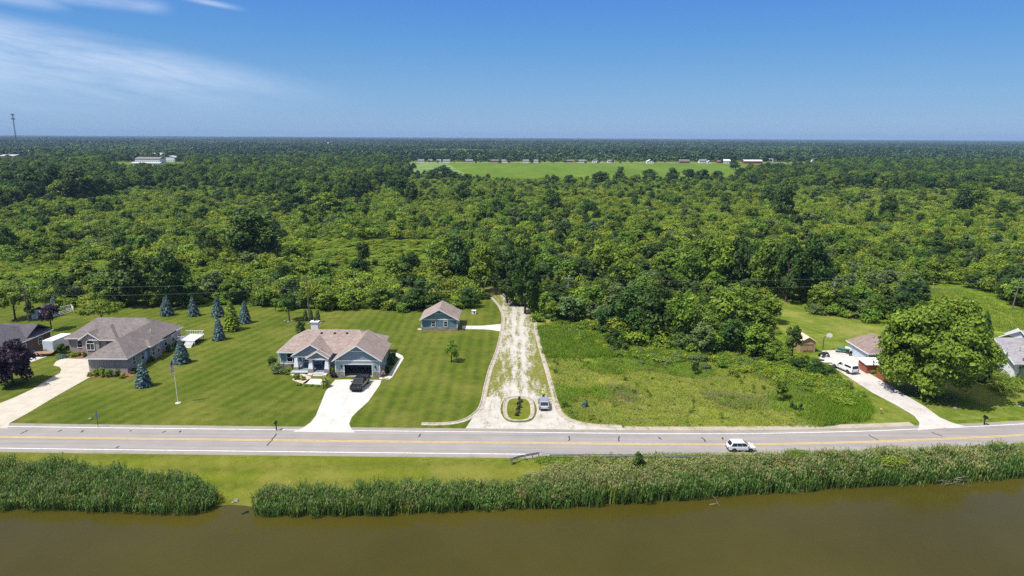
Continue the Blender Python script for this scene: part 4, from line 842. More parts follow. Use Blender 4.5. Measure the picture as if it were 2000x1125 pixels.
V, t_ = unitcrown(.18, 4600, .32, 6, 10, nclust=34, lump=.24, up=.5); yard('orchard_tree', 200, 636, 583, 84, V, t_, 'leaf_yellow', 'low wide-spreading tree behind the roof of the brick ranch house')
V, t_ = unitcrown(.22, 4200, .4, 10, 9, nclust=34, lump=.26, shape='vase'); yard('broadleaf_tree', 30, 624, 550, 70, V, t_, 'leaf_mid', 'vase-shaped tree at the left edge behind the dark-roofed house')
V, t_ = unitcrown(.24, 2600, .26, 6, 4.5, nclust=22, lump=.3); yard('young_tree', 565, 626, 568, 38, V, t_, 'leaf_dark', 'young round-crowned tree on a stone ring behind the blue house')
V, t_ = unitcrown(.26, 900, .24, 4, 3, nclust=12, lump=.3); yard('young_tree', 538, 608, 580, 20, V, t_, 'leaf_mid', 'little tree at the lawn edge left of the young round-crowned tree')
V, t_ = unitcrown(.26, 500, .22, 3, 2, nclust=9, lump=.3); yard('young_tree', 690, 608, 586, 13, V, t_, 'leaf_mid', 'spindly sapling on the back lawn right of the chimney')
V, t_ = unitcrown(.2, 260, .18, 3, 2, nclust=7, lump=.3); yard('young_tree', 782, 609, 592, 12, V, t_, 'leaf_yellow', 'tiny half-bare sapling on the back lawn left of the small garage')
V, t_ = unitcrown(-.12, 2600, .24, 6, 5, nclust=26, lump=.26); yard('young_tree', 882, 707, 662, 33, V, t_, 'leaf_mid', 'sparse young tree on the lawn in front of the small garage')
V, t_ = unitcrown(.12, 1900, .24, 6, 4, nclust=18, lump=.3); yard('young_tree', 588, 672, 626, 26, V, t_, 'leaf_dark', 'young tree standing beside the chimney of the blue house')
V, t_ = unitcrown(.02, 1500, .22, 3, 2.4, nclust=12, lump=.4); yard('round_shrub', 121, 691, 671, 18, V, t_, 'leaf_dark', 'dark round tree-like shrub between the white trailer and the brick ranch', 'shrub')
V, t_ = unitcrown(.05, 1500, .3, 6, 3, nclust=14, lump=.4); yard('broadleaf_tree', 60, 623, 590, 16, V, t_, 'leaf_dark', 'narrow dark tree between the utility pole and the grey garden shed')
def cedar(x, y, yt, w_, lab, grp='clipped cedars'):
    p = G(x, y); h = ZAT(x, yt, p.y); wd = w_ * MPP((p.x, p.y, h / 2)); n = int(300 * h); u = rng.random(n); r_ = wd / 2 * np.sqrt(np.clip(1 - (np.abs(u - .3) / .72) ** 2.0, 0, 1)) * rng.uniform(.75, 1.05, n); a = rng.random(n) * 6.28
    P = np.stack([np.cos(a) * r_, np.sin(a) * r_, u * h], 1); Nn = np.stack([np.cos(a), np.sin(a), np.full(n, .5)], 1) + rng.normal(size=(n, 3)) * .3; V, t_ = cards(P, Nn, .2 * rng.uniform(.6, 1.3, n), np.clip(rng.normal(.5, .25, n), 0, 1), 1.8)
    o = bpy.data.objects.new('cedar_shrub', card_mesh('cedar', V, t_, 'leaf_cedar')); COL.objects.link(o); place(o, p); return tag(o, lab, 'cedar', grp)
cedar(597, 627, 605, 8, 'thin cedar leftmost of the three behind the blue house chimney'); cedar(608, 630, 604, 8, 'thin cedar in the middle of the three, in front of the utility pole'); cedar(621, 629, 606, 9, 'thin cedar rightmost of the three behind the blue house chimney')
cedar(1935, 720, 681, 14, 'slim cedar leftmost at the wall of the white house'); cedar(1943, 722, 683, 11, 'slim cedar second from the left at the wall of the white house'); cedar(1954, 725, 690, 22, 'stout cedar at the corner of the white house'); cedar(1996, 738, 700, 26, 'stout cedar at the right edge of the photo before the white house')
def bush(x, y, wpx, hpx, mat, lab, cat='shrub', name='garden_shrub', n=None, leaf=.16, dens=1.):
    p = G(x, y); m = MPP((p.x, p.y, .5)); wd = wpx * m; h = hpx * m * 1.0; n = n or int(min(5200, 480 * dens * (wd * h) ** .9 + 160)); V, t_ = crown(h, wd, -h * .35, n, leaf, nclust=12, lump=.42, up=.6); V[:, 2] = np.maximum(V[:, 2], .01)
    o = bpy.data.objects.new(name, card_mesh('shrub', V, t_, mat)); COL.objects.link(o); place(o, p); return tag(o, lab, cat)
for a in [
 (544, 727, 30, 22, 'leaf_grey', 'big pale variegated shrub at the left corner of the blue house'), (533, 717, 22, 24, 'leaf_dark', 'dark shrub behind the pale variegated one by the blue house'), (562, 731, 13, 11, 'leaf_mid', 'small shrub under the left window of the blue house'), (572, 722, 10, 11, 'leaf_dark', 'dark shrub against the left porch column'),
 (579, 741, 14, 15, 'leaf_mid', 'leafy shrub at the front of the porch garden bed'), (592, 742, 11, 9, 'leaf_yellow', 'yellowish low plant beside the porch steps'), (563, 715, 11, 5, 'plume', 'orange-brown plant under the left window'), (592, 724, 9, 7, 'plume', 'potted brown grass on the porch edge'),
 (637, 756, 18, 21, 'leaf_yellow', 'round grassy shrub between front walk and driveway'), (649, 728, 14, 13, 'leaf_yellow', 'yellow-green shrub in the corner between porch and garage'), (651, 738, 13, 12, 'leaf_purple', 'purple shrub in the corner between porch and garage'), (583, 753, 11, 5, 'leaf_mid', 'low green clump at the left end of the bed edging'), (597, 754, 8, 4, 'leaf_mid', 'low green clump second along the bed edging'), (609, 754.5, 8, 4, 'leaf_mid', 'low green clump third along the bed edging'), (621, 755, 8, 4, 'leaf_mid', 'low green clump next to the round grassy shrub'),
 (764, 712, 14, 20, 'leaf_dark', 'dark shrub row beside the right wall of the blue garage'), (757, 728, 12, 17, 'leaf_dark', 'dark shrub at the front right corner of the blue garage'), (769, 700, 12, 14, 'leaf_dark', 'dark shrub at the back end of the side walk'),
 (121, 699, 26, 6, 'leaf_spruce', 'spreading blue-green ground juniper at the brick ranch corner'), (144, 697, 12, 9, 'leaf_yellow', 'yellow-green ball shrub left of the arched window'), (155, 695, 7, 7, 'leaf_dark', 'tiny dark ball shrub under the small window'), (166, 697, 8, 10, 'leaf_dark', 'dark upright shrub left under the arched window'), (173, 698, 6, 6, 'leaf_mid', 'small light shrub centred under the arched window'), (181, 697, 8, 9, 'leaf_dark', 'dark shrub right under the arched window'),
 (175, 735, 11, 8, 'leaf_yellow', 'low yellow-green shrub at the driveway end of the garage bed'), (189, 734, 15, 14, 'leaf_mid', 'rounded shrub first in the brick garage front bed'), (200, 736, 13, 18, 'leaf_mid', 'ornamental grass left of two in the brick garage bed'), (213, 736, 15, 18, 'leaf_mid', 'ornamental grass right of two in the brick garage bed'), (229, 735, 16, 15, 'leaf_grey', 'pale rounded shrub in the brick garage bed'), (240, 738, 14, 10, 'leaf_yellow', 'yellow-green shrub at the right end of the brick garage bed'),
 (262, 728, 16, 9, 'leaf_dark', 'dark low shrub around the corner of the brick garage'), (295, 706, 14, 10, 'leaf_dark', 'dark shrub halfway along the brick ranch side wall'), (333, 686, 15, 18, 'leaf_dark', 'dark rounded shrub near the far end of the brick side wall'), (346, 675, 11, 12, 'leaf_dark', 'dark shrub below the white deck stairs'),
 (1965, 766, 64, 44, 'leaf_mid', 'very wide bushy shrub in front of the white house'), (1875, 752, 24, 16, 'leaf_dark', 'clipped dark hedge block right of the maple trunk'), (1700, 727, 26, 18, 'leaf_mid', 'leafy shrub against the red board wall'), (1995, 792, 12, 10, 'leaf_dark', 'small dark shrub in the stone ring at the right edge'),
 (1247, 912, 20, 34, 'leaf_dark', 'dark leafy shrub standing up out of the reeds by the guardrail'), (1345, 918, 9, 14, 'leaf_yellow', 'yellowish bush in the reeds'), (700, 604, 40, 14, 'leaf_mid', 'wide low shrub at the back edge of the lawn'),
 (1545, 798, 9, 15, 'leaf_dark', 'little dark conical shrub in the weeds, leftmost of three'), (1553, 802, 9, 13, 'leaf_dark', 'little dark conical shrub in the weeds, middle of three'), (1563, 803, 9, 16, 'leaf_dark', 'little dark conical shrub in the weeds, rightmost of three'),
 (1100, 796, 8, 9, 'leaf_dark', 'dark weed clump beside the right kerb'), (1142, 796, 12, 13, 'leaf_spruce', 'bluish weed clump near the front left of the meadow'),
]: bush(*a)
bush(1735, 899, 86, 20, 'leaf_yellow', 'bright yellow-green vine mound spilling over the guardrail', 'vine', 'vine_mound', dens=1.2)
for i in range(7):
    x, y = 1011 + .9 * i * 1.0, 812 - i * 5.2; bush(x + (i % 2) * 2 - 1, y, 8 if i < 6 else 7, 7 + (i % 3), 'leaf_cedar' if i % 2 else 'leaf_purple', ['small dark planting nearest the road in the oval island', 'second dark planting in the island row', 'third dark planting in the island row', 'middle dark planting of the island row', 'fifth dark planting in the island row', 'sixth dark planting in the island row', 'last dark planting at the far end of the island row'][i], 'shrub', 'island_shrub', leaf=.14)

# ------------------------------------------------------------------ house building blocks
def window(par, face, plane, c, z0, w_, h, name='window', frame=.09, mat='glass', mull=0):
    """face 'f' looks to the road (-y), 'r' to +x, 'l' to -x; c = centre along the wall"""
    def bx(mb, a0, a1, zz0, zz1, d0, d1):
        if face == 'f': mb.box(a0, a1, plane - d1, plane - d0, zz0, zz1)
        elif face == 'r': mb.box(plane + d0, plane + d1, a0, a1, zz0, zz1)
        else: mb.box(plane - d1, plane - d0, a0, a1, zz0, zz1)
    f = MB(); a0, a1 = c - w_ / 2, c + w_ / 2
    bx(f, a0 - frame, a0, z0 - frame, z0 + h + frame, .003, .07); bx(f, a1, a1 + frame, z0 - frame, z0 + h + frame, .003, .07); bx(f, a0, a1, z0 + h, z0 + h + frame, .003, .07); bx(f, a0, a1, z0 - frame, z0, .003, .09)
    for i in range(mull): q = a0 + (a1 - a0) * (i + 1) / (mull + 1); bx(f, q - .035, q + .035, z0, z0 + h, .03, .065)
    if name == 'window' and not mull: bx(f, a0, a1, z0 + h * .5 - .03, z0 + h * .5 + .03, .03, .065)
    o = f.build(name, 'trim', par); o['_org'] = par['_org']; g = MB(); bx(g, a0, a1, z0, z0 + h, .003, .028); g.build('pane', mat, o); return o
def hip(par, x0, x1, y0, y1, ze, zr, ra, rb, axis='x', mat='roof_grey', name='roof', th=.16):
    """hip roof over eaves; the ridge runs from ra to rb along the axis"""
    m = MB()
    if axis == 'x': c = (y0 + y1) / 2; A, B = (ra, c, zr), (rb, c, zr)
    else: c = (x0 + x1) / 2; A, B = (c, ra, zr), (c, rb, zr)
    q = [(x0, y0), (x1, y0), (x1, y1), (x0, y1)]; V = [(x, y, ze) for x, y in q] + [(x, y, ze - th) for x, y in q] + [A, B]
    F = [(0, 1, 5, 4), (1, 2, 6, 5), (2, 3, 7, 6), (3, 0, 4, 7), (7, 6, 5, 4)]
    F += [(0, 8, 9, 1), (1, 9, 2), (2, 9, 8, 3), (3, 8, 0)] if axis == 'x' else [(0, 8, 1), (1, 8, 9, 2), (2, 9, 3), (3, 9, 8, 0)]
    m.solid(V, F); o = m.build(name, mat, par); f = MB(); t = .03
    for a in ((x0 - t, x1 + t, y0 - t, y0 - .002), (x0 - t, x1 + t, y1 + .002, y1 + t), (x0 - t, x0 - .002, y0, y1), (x1 + .002, x1 + t, y0, y1)): f.box(*a, ze - th - .04, ze - .01)
    f.build('fascia', 'trim', par); return o
def gable(par, x0, x1, y0, y1, ze, zr, axis='y', mat='roof_grey', th=.14, rake=True, name='roof'):
    """gable roof as a folded slab; axis = ridge direction"""
    m = MB()
    if axis == 'y':
        c = (x0 + x1) / 2; poly = [(x0, ze), (c, zr), (x1, ze), (x1, ze - th), (c, zr - th), (x0, ze - th)]; m.prism(poly, 'y', y0, y1)
        if rake:
            pr = [(x0 - .02, ze + .01), (c, zr + .03), (x1 + .02, ze + .01), (x1 + .02, ze - .2), (c, zr - .2), (x0 - .02, ze - .2)]; RK = [MB().prism(pr, 'y', y0 - .04, y0 - .002), MB().prism(pr, 'y', y1 + .002, y1 + .04)]
    else:
        c = (y0 + y1) / 2; poly = [(y0, ze), (c, zr), (y1, ze), (y1, ze - th), (c, zr - th), (y0, ze - th)]; m.prism(poly, 'x', x0, x1)
        if rake:
            pr = [(y0 - .02, ze + .01), (c, zr + .03), (y1 + .02, ze + .01), (y1 + .02, ze - .2), (c, zr - .2), (y0 - .02, ze - .2)]; RK = [MB().prism(pr, 'x', x0 - .04, x0 - .002), MB().prism(pr, 'x', x1 + .002, x1 + .04)]
    o = m.build(name, mat, par)
    if rake:
        for f in RK: f.build('rake_board', 'trim', par)
    return o

# ---- blue-grey house in the centre
H = thing('blue_house', (-33, 122, 0), 'blue-grey craftsman house with tan shingle roof, white porch columns and open garage', 'house')
w_ = MB(); w_.box(-42.8, -24.9, 120.2, 130.1, 0, 3.0); w_.build('wall', 'siding_blue', H)
gx0, gx1, gy = -31.35, -23.4, 115.35; dx0, dx1, dz = -29.75, -24.85, 2.28
w_ = MB(); w_.box(gx0, gx0 + .2, gy, 120.2, 0, 3.0).box(gx1 - .2, gx1, gy, 123, 0, 3.0).box(gx0 + .2, dx0, gy, gy + .2, 0, 3.0).box(dx1, gx1 - .2, gy, gy + .2, 0, 3.0).box(dx0, dx1, gy, gy + .2, dz, 3.0)
w_.box(-24.9, gx1 - .2, 122.8, 123, 0, 3); w_.build('garage_wall', 'siding_green', H)
fl = MB().box(gx0 + .2, gx1 - .2, gy + .02, 120.2, .0, .06).build('garage_floor', 'kerb', H)
gz = MB(); cx = (gx0 + gx1) / 2; gz.prism([(gx0, 3.0), (gx1, 3.0), (cx, 5.72)], 'y', gy + .01, gy + .2); gz.build('gable_wall', 'siding_blue', H)
tr_ = MB(); tr_.box(gx0 - .05, gx1 + .05, gy - .06, gy - .003, 2.92, 3.14).box(dx0 - .14, dx0, gy - .05, gy - .003, 0, dz + .14).box(dx1, dx1 + .14, gy - .05, gy - .003, 0, dz + .14).box(dx0, dx1, gy - .05, gy - .003, dz, dz + .14).box(cx - 1.35, cx + 1.35, gy - .05, gy - .003, 4.72, 4.84)
tr_.box(gx0 - .04, gx0 + .1, gy - .05, gy - .003, 1.0, 2.92).box(gx1 - .1, gx1 + .04, gy - .05, gy - .003, 1.0, 2.92).box(gx1 + .003, gx1 + .04, 122.86, 123, 0, 2.9).box(gx1 + .003, gx1 + .04, gy - .05, gy + .1, 0, 2.9)
tr_.box(-42.86, -42.7, 120.14, 120.197, .5, 2.9).box(-42.9, -39.6, 120.1, 120.197, .75, .87); tr_.build('trim', 'trim', H)
st = MB(); st.box(gx0 - .06, dx0 - .14, gy - .1, gy - .003, 0, 1.0).box(dx1 + .14, gx1 + .06, gy - .1, gy - .003, 0, 1.0).box(-42.86, -39.2, 120.06, 120.198, 0, .74); st.build('stone_skirt', 'stone', H)
for x in (dx0 - .5, dx1 + .6):
    MB().box(x - .1, x + .1, gy - .16, gy - .003, 1.75, 2.15).build('wall_lantern', 'dark', H)
hip(H, -43.2, -24.5, 119.75, 130.55, 3.12, 5.95, -39.0, -29.1, 'x', 'roof_tan')
gable(H, -31.8, -22.95, 114.85, 125.0, 3.12, 5.98, 'y', 'roof_tan', name='garage_roof')
gable(H, -39.9, -32.7, 117.6, 124.6, 3.1, 5.28, 'y', 'roof_tan', name='porch_roof')
MB().prism([(-39.5, 3.0), (-33.1, 3.0), (-36.3, 4.95)], 'y', 117.95, 118.1).build('porch_gable_wall', 'siding_blue', H)
gable(H, -36.95, -32.75, 116.4, 119.5, 3.05, 4.36, 'y', 'roof_tan', name='entry_roof')
MB().prism([(-36.7, 2.98), (-33.0, 2.98), (-34.85, 4.1)], 'y', 116.7, 116.85).build('entry_gable_wall', 'siding_blue', H)
MB().box(-39.6, -33.1, 117.9, 118.15, 2.7, 2.98).box(-36.85, -32.9, 116.6, 116.85, 2.68, 2.95).build('porch_beam', 'trim', H)
MB().box(-39.6, -33.0, 116.7, 120.2, .0, .52).build('porch_floor', 'grey_deck', H)
MB().box(-39.62, -35.9, 116.58, 116.698, .30, .56).build('porch_edge', 'trim', H)
for x, y in ((-39.05, 117.9), (-36.15, 116.95), (-33.25, 116.95)):
    c_ = MB(); a, b = .42, .24
    c_.solid([(x - a, y - a, 1.0), (x + a, y - a, 1.0), (x + a, y + a, 1.0), (x - a, y + a, 1.0), (x - b, y - b, 2.68), (x + b, y - b, 2.68), (x + b, y + b, 2.68), (x - b, y + b, 2.68)], [(0, 1, 5, 4), (1, 2, 6, 5), (2, 3, 7, 6), (3, 0, 4, 7), (4, 5, 6, 7), (3, 2, 1, 0)])
    o = c_.build('porch_column', 'trim', H); o['_org'] = H['_org']; MB().box(x - .48, x + .48, y - .48, y + .48, 0, .995).build('stone_pier', 'stone', o)
MB().box(-38.55, -38.3, 119.3, 119.55, .52, 2.98).build('porch_post', 'trim', H)
MB().box(-35.65, -33.75, 116.3, 116.69, .0, .38).box(-35.65, -33.75, 115.9, 116.3, 0, .25).box(-35.65, -33.75, 115.5, 115.9, 0, .12).box(-36.5, -35.66, 115.4, 116.4, 0, .3).box(-33.74, -33.1, 115.4, 116.45, 0, .3).build('front_steps', 'concrete', H)
window(H, 'f', 120.2, -41.0, 1.15, .95, 1.6); window(H, 'f', 120.2, -37.3, 1.25, 2.0, 1.35, mull=1); window(H, 'f', 120.2, -31.85, 1.3, .6, 1.5)
window(H, 'f', 120.2, -34.35, .58, 1.35, 2.0, name='front_door', frame=.16, mat='dark'); window(H, 'r', gx1, 119.5, 1.2, .9, 1.2)
for vx, vz in ((-36.0, 5.2), (-33.5, 5.2), (-31.2, 5.2)): MB().box(vx - .18, vx + .18, 124.0, 124.3, vz, vz + .45).build('roof_vent', 'dark', H)
MB().tube([(-42.9, 119.7, .1), (-42.9, 119.7, 2.9)], .05, 6).build('downspout', 'trim', H)
ch = MB(); ch.box(-39.85, -38.45, 130.3, 131.3, 0, 5.85); o = ch.build('chimney', 'siding_white', H); o['_org'] = H['_org']; MB().box(-40, -38.3, 130.15, 131.45, 5.852, 6.0).build('chimney_cap', 'trim', o); MB().tube([(-39.15, 130.8, 6.0), (-39.15, 130.8, 6.7)], .14, 8).box(-39.4, -38.9, 130.55, 131.05, 6.7, 6.78).build('flue', 'dark', o)

# ---- small blue garage behind
H = thing('small_garage', (-16, 149, 0), 'small teal-blue detached garage with two front windows and stone skirt', 'garage')
MB().box(-19.9, -12.05, 145.3, 152.6, 0, 2.5).build('wall', 'siding_teal', H)
MB().prism([(-19.9, 2.5), (-12.05, 2.5), (-15.98, 4.72)], 'y', 145.31, 145.5).build('gable_wall', 'siding_blue', H)
gable(H, -20.35, -11.6, 144.8, 153.1, 2.55, 4.95, 'y', 'roof_tan')
MB().box(-19.98, -11.97, 145.2, 145.297, 0, .72).box(-12.047, -11.95, 145.3, 148.0, 0, .72).build('stone_skirt', 'stone', H)
MB().box(-19.95, -12.0, 145.22, 145.297, 2.42, 2.62).box(-17.1, -14.85, 145.22, 145.305, 3.85, 3.95).box(-19.95, -19.8, 145.23, 145.297, .72, 2.42).box(-12.15, -12.0, 145.23, 145.297, .72, 2.42).build('trim', 'trim', H)
for x in (-17.3, -14.6): window(H, 'f', 145.3, x, .95, .75, 1.15)
MB().box(-12.047, -12.0, 148.3, 151.9, 0.02, 2.2).build('garage_door', 'garage_door', H)
tag(MB().box(-20.9, -20.0, 145.6, 146.5, 0, .12).build('door_step', 'concrete'), 'small white concrete slab at the left corner of the small garage', 'slab')

# ---- brick ranch on the left
H = thing('brick_ranch_house', (-77, 127, 0), 'sprawling pinkish brick ranch house with grey hip roofs and arched front window', 'house')
MB().box(-87.2, -69.0, 128.7, 136.6, 0, 2.9).build('wall', 'brick', H)
MB().box(-75.9, -69.0, 116.4, 128.7, 0, 2.9).build('garage_wall', 'brick', H)
MB().box(-83.9, -80.6, 127.5, 128.7, 0, 2.9).box(-80.6, -79.4, 127.9, 128.7, 0, 2.9).prism([(-83.9, 2.9), (-80.6, 2.9), (-82.25, 4.15)], 'y', 127.51, 128.6).build('front_bay_wall', 'brick', H)
hip(H, -87.7, -68.55, 128.2, 137.1, 3.0, 6.05, -83.4, -73.8, 'x', 'roof_grey')
hip(H, -76.4, -68.55, 115.9, 134.0, 3.0, 5.35, 119.9, 133.0, 'y', 'roof_grey', name='garage_roof')
hip(H, -82.3, -76.9, 127.3, 134.0, 3.0, 5.15, 130.2, 132.5, 'y', 'roof_grey', name='entry_roof')
gable(H, -84.35, -80.15, 127.2, 132.0, 2.95, 4.4, 'y', 'roof_grey', name='gable_roof')
MB().box(-69.0, -68.45, 123.4, 127.4, 0, 2.85).build('side_bay_wall', 'brick', H); hip(H, -70.8, -68.0, 123.0, 127.8, 3.05, 4.0, 124.6, 126.2, 'y', 'roof_grey', name='side_bay_roof')
window(H, 'f', 128.7, -85.1, 1.0, .9, 1.3)
aw = MB(); cxx, zz = -82.25, 2.15; arc = [(cxx + .72 * math.cos(t), zz + .72 * math.sin(t)) for t in np.linspace(0, math.pi, 13)]
aw.prism([(cxx + .72, .9)] + arc + [(cxx - .72, .9)], 'y', 127.45, 127.497); o = aw.build('arched_window', 'glass', H); o['_org'] = H['_org']
fr = MB(); fr.box(cxx - .04, cxx + .04, 127.4, 127.447, .9, 2.2).box(cxx - .8, cxx - .7, 127.4, 127.447, .85, 2.15).box(cxx + .7, cxx + .8, 127.4, 127.447, .85, 2.15).box(cxx - .8, cxx + .8, 127.38, 127.447, .78, .9).box(cxx - .7, cxx + .7, 127.4, 127.446, 2.1, 2.2)
for i in range(12):
    a, b = arc[i], arc[i + 1]; fr.prism([a, b, (cxx + (b[0] - cxx) * 1.14, zz + (b[1] - zz) * 1.14), (cxx + (a[0] - cxx) * 1.14, zz + (a[1] - zz) * 1.14)], 'y', 127.4, 127.449)
fr.build('frame', 'trim', o)
MB().box(-78.6, -77.4, 128.6, 128.697, .1, 2.4).build('front_door', 'dark', H)
for x in (-74.9, -73.2, -71.2): MB().box(x - .05, x + .05, 116.35, 116.397, .0, 2.6).build('downspout', 'steel', H)
for y, n_ in ((118.7, 'w'), (121.6, 'w'), (130.3, 'w'), (133.2, 'w')): window(H, 'r', -69.0, y, 1.0, .9, 1.4, frame=.06)
window(H, 'r', -68.45, 124.4, .9, .9, 1.5, frame=.06); window(H, 'r', -68.45, 126.3, .9, .9, 1.5, frame=.06); MB().box(-68.997, -68.95, 122.4, 123.3, 0.05, 2.15).build('side_door', 'garage_door', H)
MB().tube([(-70.6, 128.2, 4.4), (-70.6, 128.2, 4.95)], .09, 7).build('roof_vent', 'trim', H)
D = thing('deck', (-67, 135, 0), 'white railed wooden deck with stairs at the back corner of the brick ranch', 'deck')
MB().box(-68.4, -64.6, 133.2, 137.6, .95, 1.1).build('deck_floor', 'white', D)
rl = MB()
for (xa, ya, xb, yb) in ((-68.4, 133.2, -66.5, 133.2), (-64.6, 133.2, -64.6, 137.6), (-68.4, 137.6, -64.6, 137.6)):
    for z in (1.25, 1.95): rl.tube([(xa, ya, z), (xb, yb, z)], .045, 4)
    for i in range(9): t = i / 8; rl.tube([(xa + (xb - xa) * t, ya + (yb - ya) * t, 1.1), (xa + (xb - xa) * t, ya + (yb - ya) * t, 2.0)], .03, 4)
rl.build('railing', 'white', D)
for x, y in ((-68.3, 133.3), (-64.7, 133.3), (-64.7, 137.5), (-68.3, 137.5)): MB().box(x - .07, x + .07, y - .07, y + .07, 0, .95).build('deck_post', 'white', D)
sp_ = MB()
for i in range(5): sp_.box(-66.4, -64.7, 133.15 - .32 * (i + 1), 133.15 - .32 * i, .78 - .18 * i, .86 - .18 * i)
sp_.build('deck_stairs', 'white', D)

# ---- dark-roofed house at the left edge
H = thing('dark_roof_house', (-103, 126, 0), 'dark brick house with broad dark shingle roof at the left edge', 'house')
MB().box(-121, -94.5, 119.5, 134.2, 0, 2.8).build('wall', 'brick_dark', H)
hip(H, -121.6, -94.0, 119.0, 134.7, 3.0, 6.3, -113, -101.2, 'x', 'roof_dark')
gable(H, -102.8, -94.4, 127.2, 134.9, 3.2, 5.1, 'x', 'roof_dark', rake=False, name='side_gable_roof')
for y in (122.2, 126.5, 131.0): window(H, 'r', -94.5, y, 1.0, 1.1, 1.2, frame=.06)

# ---- white house at the right
H = thing('white_house', (94, 120, 0), 'white house with grey shingle roof and white cross gable at the right edge', 'house'); 
MB().box(90.2, 112, 116.4, 127.2, 0, 2.9).prism([(116.4, 2.9), (127.2, 2.9), (121.8, 5.7)], 'x', 90.21, 90.4).build('wall', 'siding_white', H)
gable(H, 89.5, 112.6, 115.6, 128.0, 2.9, 6.0, 'x', 'roof_pale')
MB().box(93.2, 101.5, 110.0, 116.4, 0, 2.9).build('wing_wall', 'siding_white', H)
gable(H, 92.6, 102.1, 109.4, 121, 2.92, 5.5, 'y', 'roof_pale', name='wing_roof')
MB().prism([(120.4, 5.4), (126.8, 5.4), (123.6, 7.3)], 'x', 95.0, 95.2).build('upper_gable_wall', 'siding_white', H)
gable(H, 94.6, 112, 116.8, 127.4, 4.6, 7.35, 'x', 'roof_pale', name='upper_roof')
for x in (95.3,): window(H, 'f', 110.0, 96.5, 1.0, 1.4, 1.3)
window(H, 'l', 93.2, 113.2, 1.0, 1.0, 1.3); window(H, 'l', 90.2, 119.5, 1.0, 1.1, 1.3); window(H, 'l', 90.2, 124.2, 1.0, 1.1, 1.3)
MB().tube([(92.3, 118.6, 4.2), (92.3, 118.6, 5.2)], .05, 5).tube([(91.8, 118.6, 5.0), (92.9, 118.3, 5.05)], .02, 4).build('roof_antenna', 'steel', H)

# ---- white garage, carport, shed on the right
H = thing('white_garage', (70, 127, 0), 'white garage with brown shingle roof and wide pale blue door facing the yard', 'garage')
MB().box(67.4, 74.4, 122.9, 130.6, 0, 2.5).build('wall', 'siding_white', H)
hip(H, 66.9, 74.9, 122.4, 131.1, 2.6, 4.7, 124.8, 129.0, 'y', 'roof_brown')
MB().box(67.33, 67.397, 123.9, 129.4, .05, 2.15).build('garage_door', 'garage_door', H)
MB().box(67.3, 67.396, 123.75, 123.89, 0, 2.3).box(67.3, 67.396, 129.41, 129.55, 0, 2.3).box(67.3, 67.396, 123.75, 129.55, 2.16, 2.3).build('door_trim', 'trim', H)
H = thing('red_lean_to', (66, 115.5, 0), 'low red board outbuilding with flat white roof beside the driveway', 'outbuilding')
MB().box(64.8, 67.8, 118.4, 121.4, 0, 1.75).build('wall', 'red_boards', H); MB().prism([(118.1, 1.85), (121.7, 2.05), (121.7, 1.93), (118.1, 1.73)], 'x', 64.5, 68.1).build('roof', 'white', H)
H = thing('red_board_fence', (64.5, 108, 0), 'red board fence section half hidden under the maple branches', 'fence')
a, b = G(1711, 735), G(1729, 748); f = MB()
for i in range(18):
    t0, t1 = i / 18, (i + .93) / 18; p, q = a.lerp(b, t0), a.lerp(b, t1); f.solid([(p.x, p.y, 0), (q.x, q.y, 0), (q.x, q.y, 1.1), (p.x, p.y, 1.1), (p.x + .04, p.y + .04, 0), (q.x + .04, q.y + .04, 0), (q.x + .04, q.y + .04, 1.1), (p.x + .04, p.y + .04, 1.1)], [(0, 1, 2, 3), (7, 6, 5, 4), (0, 3, 7, 4), (1, 5, 6, 2), (3, 2, 6, 7)])
f.build('fence_board', 'red_boards', H); MB().tube([(a.x + .1, a.y + .1, 0), (a.x + .1, a.y + .1, 1.6)], .06, 5).build('fence_post', 'red_boards', H)
H = thing('wooden_shed', (59.3, 132.5, 0), 'small plank shed with double doors and pale plywood roof', 'shed')
MB().box(57.9, 60.9, 131.0, 134.6, 0, 2.15).prism([(57.9, 2.15), (60.9, 2.15), (59.4, 3.05)], 'y', 131.01, 131.1).build('wall', 'planks', H)
gable(H, 57.55, 61.25, 130.75, 134.9, 2.15, 3.2, 'y', 'plywood', th=.08, rake=False)
for c_ in (58.9, 59.9):
    o = MB().box(c_ - .46, c_ + .46, 130.93, 130.996, .1, 1.85).build('door', 'planks', H); o['_org'] = H['_org']; MB().box(c_ - .46, c_ + .46, 130.9, 130.928, 1.55, 1.65).box(c_ - .46, c_ + .46, 130.9, 130.928, .3, .4).build('hinge', 'dark', o)
H = thing('old_shed', (54, 139, 0), 'old rusty-roofed shed almost hidden by trees left of the plank shed', 'shed')
MB().box(52.3, 55.3, 138.0, 140.8, 0, 2.0).build('wall', 'planks', H); gable(H, 52, 55.6, 137.8, 141, 2.0, 2.9, 'y', 'roof_brown', th=.08, rake=False)
H = thing('garden_shed', (-105, 152, 0), 'small grey metal garden shed behind the small purple-leaf tree', 'shed')
p = G(81, 622); MB().box(p.x - 1.8, p.x + 1.8, p.y, p.y + 3, 0, 2.1).build('wall', 'garage_door', H); gable(H, p.x - 2, p.x + 2, p.y - .2, p.y + 3.2, 2.1, 2.9, 'y', 'roof_dark', th=.08, rake=False)

